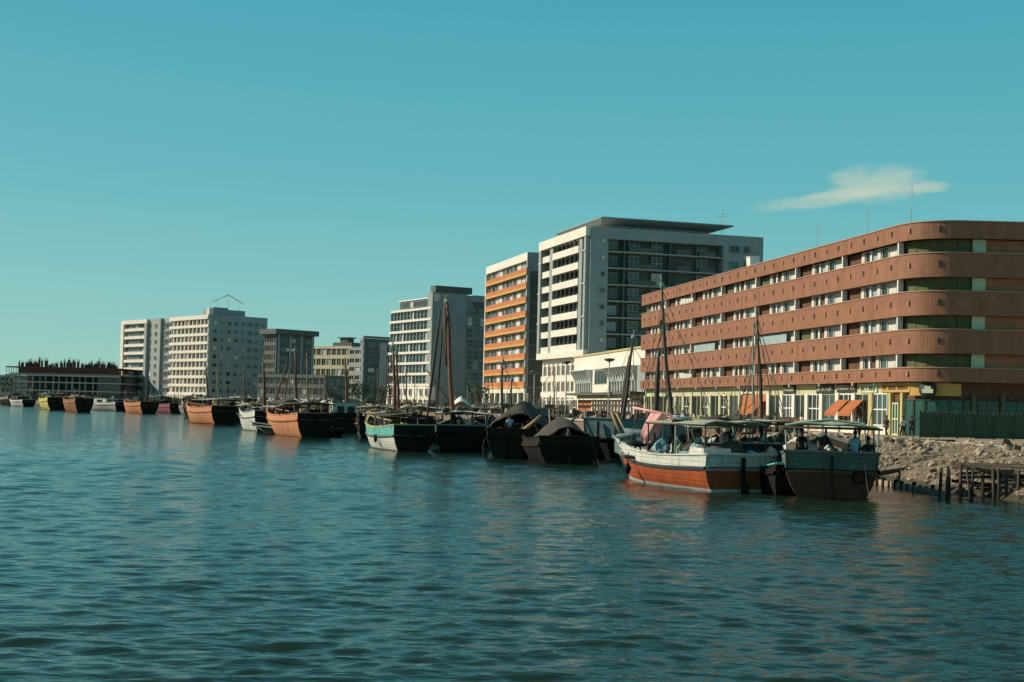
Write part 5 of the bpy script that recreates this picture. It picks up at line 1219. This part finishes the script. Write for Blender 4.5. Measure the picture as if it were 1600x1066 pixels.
rear('grey boat with rounded white covers between the two nearest dhows', 1160, 76, -8, 10, 3.9, 1.6, 'hull_teal', 54, canopy=[(.05, .75, 1.9, 1.0, 'canvas', 'mastdark')], gear=12, masts=[(.45, 1183, 488, .10, dict(fwd=.6, m='mastdark', stays=8, bpx=1192, yard=[((.02, (.3, .6, 0)), (.97, (.22, .22, 0)), .03, 'polegreen')]))])
# low skiff
boat('skiff', 'low dark open skiff with a pale rail on the water', 'skiff', 520, 683, 62, 9, 2.2, .75, dict(low='hull_black', rail='hull_grey', stripe='hull_dark', up='hull_dark', boot='hull_dark', inside='hull_dark', cap='hull_grey'), 61, detail=0, rudder=False, gear=3, rise=.6, group='small open boats')
boat('skiff', 'small black dinghy with a pale blue rail wedged between the two nearest dhows', 'skiff', 1212, 774, 4, 4.4, 1.25, 1.2, dict(low='hull_black', rail='hull_black', stripe='hull_black', up='hull_black', boot='hull_black', inside='hull_dark', cap='hull_cyan'), 62, rudder=False, gear=2, rise=.4, group='small open boats')

# things on the red dhow
def cloth_pile(label, name, pos, rx, ry, rz_, m, seed, cat='bundle'):
    mb = MB(); mb.blob((0, 0, 0), (rx, ry, rz_), seed, 18, .35); mb.sm = [True] * len(mb.sm); o = mb.obj(name, M[m], loc=pos, rot=(0, 0, seed)); return tag(o, label, cat)
# the pink sail cloth hanging from a boom
pa = WP(b1, 2.1, 1.55, 3.85); pb = WP(b1, 4.1, 1.95, 4.25)
def pink_cloth():
    c0 = at(1046, 645, 65.4); c1 = at(1018, 643, 66.2); lo = at(1007, 694, 66.7)
    root = empty('hanging_cloth', lo, 0, 'pink cloth hanging in a pouch from the boom over the red foredeck', 'cloth'); mb = MB(); n, m_ = 12, 12; vs = []
    rows = [(c1 - lo, c0 - lo), (at(1006, 664, 66.4) - lo, at(1036, 662, 65.8) - lo), (at(999, 682, 66.6) - lo, at(1030, 680, 66.0) - lo), (at(1004, 693, 66.7) - lo, at(1018, 692, 66.3) - lo)]
    for i in range(n + 1):
        t = i / n * 3; k = min(2, int(t)); fr = t - k; a = rows[k][0].lerp(rows[k + 1][0], fr); b = rows[k][1].lerp(rows[k + 1][1], fr)
        for j in range(m_ + 1):
            v = j / m_; p_ = a.lerp(b, v); p_.y -= .30 * math.sin(math.pi * v) * math.sin(math.pi * min(1, (i + 2) / n)) + .05 * math.sin(v * 14 + i * .3); vs.append(p_)
    n0 = len(vs); vs += [v + Vector((0, .02, 0)) for v in vs]; fs = []
    for i in range(n):
        for j in range(m_): a = i * (m_ + 1) + j; fs += [(a, a + m_ + 1, a + m_ + 2, a + 1), (n0 + a, n0 + a + 1, n0 + a + m_ + 2, n0 + a + m_ + 1)]
    mb.add(vs, fs, True); mb.obj('cloth', M['pink'], root)
    e0 = at(989, 637, 67.0) - lo; e1 = at(1056, 650, 65.0) - lo; mb = MB(); mb.tube([e0, e1], .06, 8); mb.obj('boom', M['pink'], root)
pink_cloth()
tag(cloth_pile('dark green tarpaulin heap in the bow of the red dhow', 'tarpaulin_heap', WP(b1, 4.3, 0, 2.15), 1.2, .9, .42, 'hull_teal', 3))
cloth_pile('pale blue cloth bundle under the awning of the red dhow', 'cloth_bundle', WP(b1, .2, .9, 1.5), .42, .4, .5, 'bluecloth', 5); cloth_pile('white water barrel cover beside the mast of the red dhow', 'cloth_bundle', WP(b1, .9, -.3, 1.5), .35, .35, .55, 'clothwhite', 6)
cloth_pile('blue cargo bale on the aft deck of the red dhow', 'cargo_bale', WP(b1, -2.6, .4, 1.5), .9, .7, .45, 'bluecloth', 8); cloth_pile('dark cargo bale near the transom of the red dhow', 'cargo_bale', WP(b1, -4.1, -.4, 1.75), .7, .9, .45, 'canvasdark', 9)
# raised white quarter board at the port quarter
mb = MB(); mb.box(-5.45, -4.3, 1.66, 1.78, 1.3, 1.95); mb.box(-5.55, -5.43, .4, 1.78, 1.3, 1.93); mb.obj('quarter_board', M['hull_white'], b1[0])
# bow posts, fender
mb = MB(); mb.tube([(6.1, .1, 1.9), (6.9, .5, 3.45)], .07, 6); mb.obj('bow_post', M['poletan'], b1[0]); mb = MB(); mb.tube([(5.6, -.2, 1.7), (6.7, .3, 3.4)], .06, 6); mb.obj('bow_post', M['poletan'], b1[0])
mb = MB(); mb.tube([(1.4, 2.08, 1.5), (1.4, 2.12, .95)], .02, 5); mb.tube([(1.4, 2.12, .98), (1.4, 2.12, .7), (1.4, 2.10, .42)], [.05, .2, .08], 8); mb.obj('fender', M['hull_black'], b1[0])
mb = MB(); 
for i in range(3): mb.tube([(-5.35, -.4 + .38 * i, 1.52), (-5.40, -.4 + .38 * i, 1.5)], .06, 8)
mb.obj('stern_light', M['signlight'], b1[0])
# pennant pole and thatched roof lumps on the awning
for k, (x, y, c) in enumerate(((-1.2, .6, 'canvaswhite'), (.6, .2, 'pink'), (-3.4, -.2, 'canvasdark'), (-.3, -1.0, 'yellow'))):
    cloth_pile(['folded off white sail lying on the red dhow awning', 'small pink rag on the awning front of the red dhow', 'dark rope coil on the awning rear of the red dhow', 'yellow cloth on the awning edge of the red dhow'][k], ['folded_sail', 'rag', 'rope_coil', 'folded_cloth'][k], WP(b1, x, y, 3.22), [1.1, .3, .5, .9][k], .35, .13, c, k + 20, ['sail', 'rag', 'rope', 'cloth'][k])
# people and cargo on the second dhow
dz = b2[4](.1)
person(WP(b2, -3.0, 1.25, dz), R(20), 'person in dark clothes standing under the green awning', 'clothdark', 'clothdark', 'stand', group=None)
person(WP(b2, -4.1, -1.0, dz + .75), R(190), 'person in pale blue shirt sitting at the stern of the second dhow', 'clothblue', 'clothdark', 'sit')
person(WP(b2, -3.9, -1.55, dz + .5), R(160), 'person in black crouching right of the pale blue shirt', 'clothdark', 'clothdark', 'sit')
person(WP(b2, -4.2, .4, dz + .25), R(170), 'person in black sitting low at the middle of the stern rail', 'clothdark', 'clothdark', 'sit')
cloth_pile('white cloth over cargo on the port deck of second dhow', 'covered_cargo', WP(b2, -1.6, 1.2, dz + .75), .8, .7, .6, 'clothwhite', 31); cloth_pile('dark cargo heap before the white covered cargo', 'cargo_heap', WP(b2, -2.6, 1.5, dz + .5), .7, .5, .55, 'gear', 33)
mb = MB(); mb.box(-.4, .4, -.3, .3, 0, .5)
for i in range(3): mb.box(-.41, .41, -.31, .31, .04 + .16 * i, .14 + .16 * i)
tag(mb.obj('crate', M['crate'], loc=WP(b2, -3.4, .55, dz), rot=(0, 0, .4)), 'wooden crate on the second dhow beside the standing person', 'crate')
# tarpaulin sheets over the black dhows
def tarp(info, x0, x1, z, m, label, seed, ridge=.7, wf=1.0):
    mb = MB(); vs = []; n, k_ = 30, 20; hbf = info[5]; L_ = 0
    B_ = wf
    for i in range(n + 1):
        for j in range(k_ + 1):
            u, v = i / n, j / k_; x = x0 + (x1 - x0) * u; y = B_ * (2 * v - 1); zz = z + ridge * (1 - abs(2 * v - 1) ** 1.5) * (.35 + .65 * math.sin(math.pi * min(1, u * 1.1 + .12))) + .2 * mnoise.noise(Vector((x * .6 + seed, y * .9, seed))) + .09 * mnoise.noise(Vector((x * 2.1 + seed, y * 2.6, seed))) - .05 * abs(mnoise.noise(Vector((x * 3 + y, y - x * .5, seed)))); vs.append((x, y, zz))
    n0 = len(vs); vs += [(a, b, c - .06) for a, b, c in vs]; fs = []
    for i in range(n):
        for j in range(k_): a = i * (k_ + 1) + j; fs += [(a, a + k_ + 1, a + k_ + 2, a + 1), (n0 + a, n0 + a + 1, n0 + a + k_ + 2, n0 + a + k_ + 1)]
    for i in range(n):
        for e in (0, k_): a = i * (k_ + 1) + e; fs.append((a, a + k_ + 1, n0 + a + k_ + 1, n0 + a))
    for j in range(k_):
        for e in (0, n): a = e * (k_ + 1) + j; fs.append((a, a + 1, n0 + a + 1, n0 + a))
    mb.add(vs, fs, True); o = mb.obj('tarpaulin', M[m]); o.location = info[1]; o.rotation_euler = info[0].rotation_euler; tag(o, label, 'tarpaulin'); return o
tarp(b3a, -4.1, 3.2, 1.35, 'canvasdark', 'dark tarpaulin mounded high over the broad black dhow', 3, 1.6, 2.0); tarp(b3, 1.5, 6.8, 2.6, 'tarpgrey', 'grey green tarpaulin stretched low over the bow of the grey green dhow', 5, .55, 1.9)
tarp(b4, -3.2, 4.5, 1.9, 'canvasdark', 'dark tent like tarpaulin over the black dhow amidships', 7, 2.1, 2.3); tarp(b8, -1, 5, 3.4, 'canvasdark', 'dark cloth hump on the foredeck of salmon dhow', 9, .6, 1.3)
tarp(b5, 1.0, 5.0, 3.3, 'canvaswhite', 'off white sail cloth slung beside the tallest mast', 11, 1.1, 1.0)
# spars lying over the black dhows
for (a, b, r_, lab, m_) in ((at(818, 672, 96), at(845, 650, 95), .16, 'short tan spar sticking up from the black dhow', 'poletan'), (at(872, 668, 90), at(905, 650, 92), .08, 'thin tan spar over the broad black hull', 'poletan'), (at(860, 672, 90), at(858, 640, 91), .06, 'thin forked stick on the stern of the broad black hull', 'poletan')):
    timber(a, b, r_, lab, m_)
# loose masts of boats hidden by the first row
def lone_mast(px, py, D, bx, r_, m_='mast'):
    b = Vector((xat(bx, D, 2), D, .8)); tp_ = at(px, py, D + .5); d = tp_ - b; mb = MB(); mb.tube([(0, 0, 0), tuple(d * .5), tuple(d)], [r_, r_ * .8, r_ * .5], 7); o = mb.obj('bare_mast', M[m_], loc=b)
    return tag(o, None, 'mast', 'bare masts behind the first row of dhows')
for i, (px, py, D, bx, r_, m_) in enumerate(((558, 590, 160, 556, .07, 'mastdark'), (648, 590, 130, 648, .05, 'mastdark'), (770, 585, 130, 770, .05, 'mastdark'), (730, 600, 125, 731, .05, 'poletan'), (1150, 560, 84, 1146, .035, 'poletan'), (515, 578, 170, 515, .07, 'mastdark'))):
    o = lone_mast(px, py, D, bx, r_, m_); o['label'] = ['bare mast before the dark tree right of the cream block', 'thin bare mast before the blank grey stair wall', 'thin bare mast before the orange striped block', 'thin tan mast left of the orange striped block', 'thin tan pole rising between the two nearest dhows', 'thin bare mast before the cream gridded block'][i]

# goods and sacks heaped along the quay behind the moored boats, a mass nobody could count
mb = MB(); mb2 = MB(); rs = random.Random(77)
seg = [(Vector(a), Vector(b)) for a, b in zip(SHORE[5:], SHORE[6:-2])]; ln = [(b - a).length for a, b in seg]
for i in range(1700):
    a, b = rs.choices(seg, ln)[0]; d = (b - a).normalized(); nrm = Vector((d.y, -d.x)); q = a.lerp(b, rs.random()) + nrm * rs.uniform(4.5, 11); x, y = q
    g = mb if rs.random() < .62 else mb2; k = rs.random(); z = GZ; f_ = 1 if y < 260 else 1.7
    if k < .4: g.blob((x, y, z + .2), (rs.uniform(.3, .9) * f_, rs.uniform(.3, .8) * f_, rs.uniform(.2, .9) * f_), i % 23, 6, .4)
    elif k < .85: a, b, c = rs.uniform(.2, .7) * f_, rs.uniform(.2, .7) * f_, rs.uniform(.3, 1.5) * f_; g.box(x - a, x + a, y - b, y + b, z, z + c)
    else: g.tube([(x, y, z), (x + rs.uniform(-.4, .4), y, z + rs.uniform(2, 4.5))], .05 * f_, 5)
tag(mb.obj('quay_goods', M['gear']), kind='stuff'); tag(mb2.obj('quay_goods', M['sack']), kind='stuff')

# tyre fenders, mooring lines and hanging cloths on the nearer dhows
def ring(parent, x, y, z, r_, axis):
    mb = MB(); pts = []
    for k in range(13):
        a_ = 2 * math.pi * k / 12; pts.append((x, y + r_ * math.cos(a_), z + r_ * math.sin(a_)) if axis == 'x' else (x + r_ * math.cos(a_), y, z + r_ * math.sin(a_)))
    mb.tube(pts, .075, 6, False); mb.obj('tyre_fender', M['hull_black'], parent)
for info, L_, B_, H_ in ((b2, 10, 4.3, 1.8), (b5, 14, 4.6, 1.75), (b6, 13, 3.9, 1.75), (b4, 14, 4.7, 1.75)):
    ring(info[0], -L_ / 2 - .36, -B_ * .26, H_ * .55, .27, 'x')
    ring(info[0], -L_ / 2 + L_ * .3, B_ / 2 + .02, H_ * .5, .27, 'y')
for info, L_, B_ in ((b1, 11, 4.0), (b2, 10, 4.3), (b3a, 9, 5.0), (b4, 14, 4.7), (b5, 14, 4.6), (b6, 13, 3.9), (b8, 14.5, 4.6), (b10, 15, 5.2)):
    z_ = info[3](0)
    for sg, dx in ((-1, 1.6),):
        mb = MB(); p_ = [Vector((-L_ / 2 - .2, sg * B_ * .3, z_)), Vector((-L_ / 2 - dx * .45, sg * B_ * .33, z_ * .38)), Vector((-L_ / 2 - dx, sg * B_ * .36, -.1))]; mb.tube(p_, .013, 5, False); mb.obj('mooring_rope', M['rope'], info[0])
# small handcart on the quay near the brick shop front
ct = empty('handcart', (xat(1232, 118, GZ), 118, GZ), R(-70), 'rusty brown handcart standing on the quay before the brick shop front', 'handcart')
mb = MB(); mb.box(-1.0, 1.0, -.5, .5, .75, .85); mb.obj('bed', M['rust'], ct)
for q_ in (-.5, .44): mb = MB(); mb.box(-1.0, 1.0, q_, q_ + .06, .86, 1.35); mb.obj('side_board', M['rust'], ct)
for q_ in (-.62, .58):
    mb = MB(); mb.tube([(-.1, q_ + .0, .45), (-.1, q_ + .06, .45)], .45, 14); mb.obj('wheel', M['mastdark'], ct)
    mb = MB(); mb.tube([(1.0, q_ * .6, .8), (2.0, q_ * .6, .55)], .03, 5); mb.obj('handle', M['mastdark'], ct)

for info, x, y, lab, c in ((b5, -4.2, .6, 'person in dark clothes at the stern of the dhow with the tallest mast', 'clothdark'), (b5, -2.0, -.9, 'person in white under the off white awning', 'clothwhite'),
        (b6, 1.6, .5, 'person in white standing on the turquoise dhow foredeck', 'clothwhite'), (b4, -4.6, .3, 'person in pale blue at the stern of the tarpaulin covered black dhow', 'clothblue'),
        (b8, -3.0, .8, 'person in dark clothes on the salmon pink dhow', 'clothdark'), (b1, -1.6, -.3, 'person in pale blue bending over cargo on the red dhow', 'clothblue')):
    person(info[1] + info[2] @ Vector((x, y, info[4](.3))), R(40 * (x + y)), lab, c, 'clothdark' if c != 'clothwhite' else c, 'lean' if info is b1 else 'stand')

# more people along the shop fronts
for px, D, lab, c in ((1098, 150, 'person in white walking before the first pair of orange awnings', 'clothwhite'), (1152, 142, 'person in dark clothes walking right of the first orange awnings', 'clothdark'), (1252, 122, 'person in white robe walking left of the larger orange awnings', 'clothwhite'),
        (1342, 116, 'person in pale blue before the glazed shop left of the yellow pier', 'clothblue'), (1385, 112.5, 'person in dark clothes before the pale green shop door', 'clothdark'), (700, 262, 'person in white on the quay behind the tallest mast', 'clothwhite'), (884, 218, 'person in dark clothes beside the lamp left of the brick wall', 'clothdark')):
    person(Vector((xat(px, D, GZ), D, GZ)), R(px % 7 * 50), lab, c, c if c != 'clothblue' else 'clothdark', 'walk' if px % 2 else 'stand', robe=(c == 'clothwhite'))
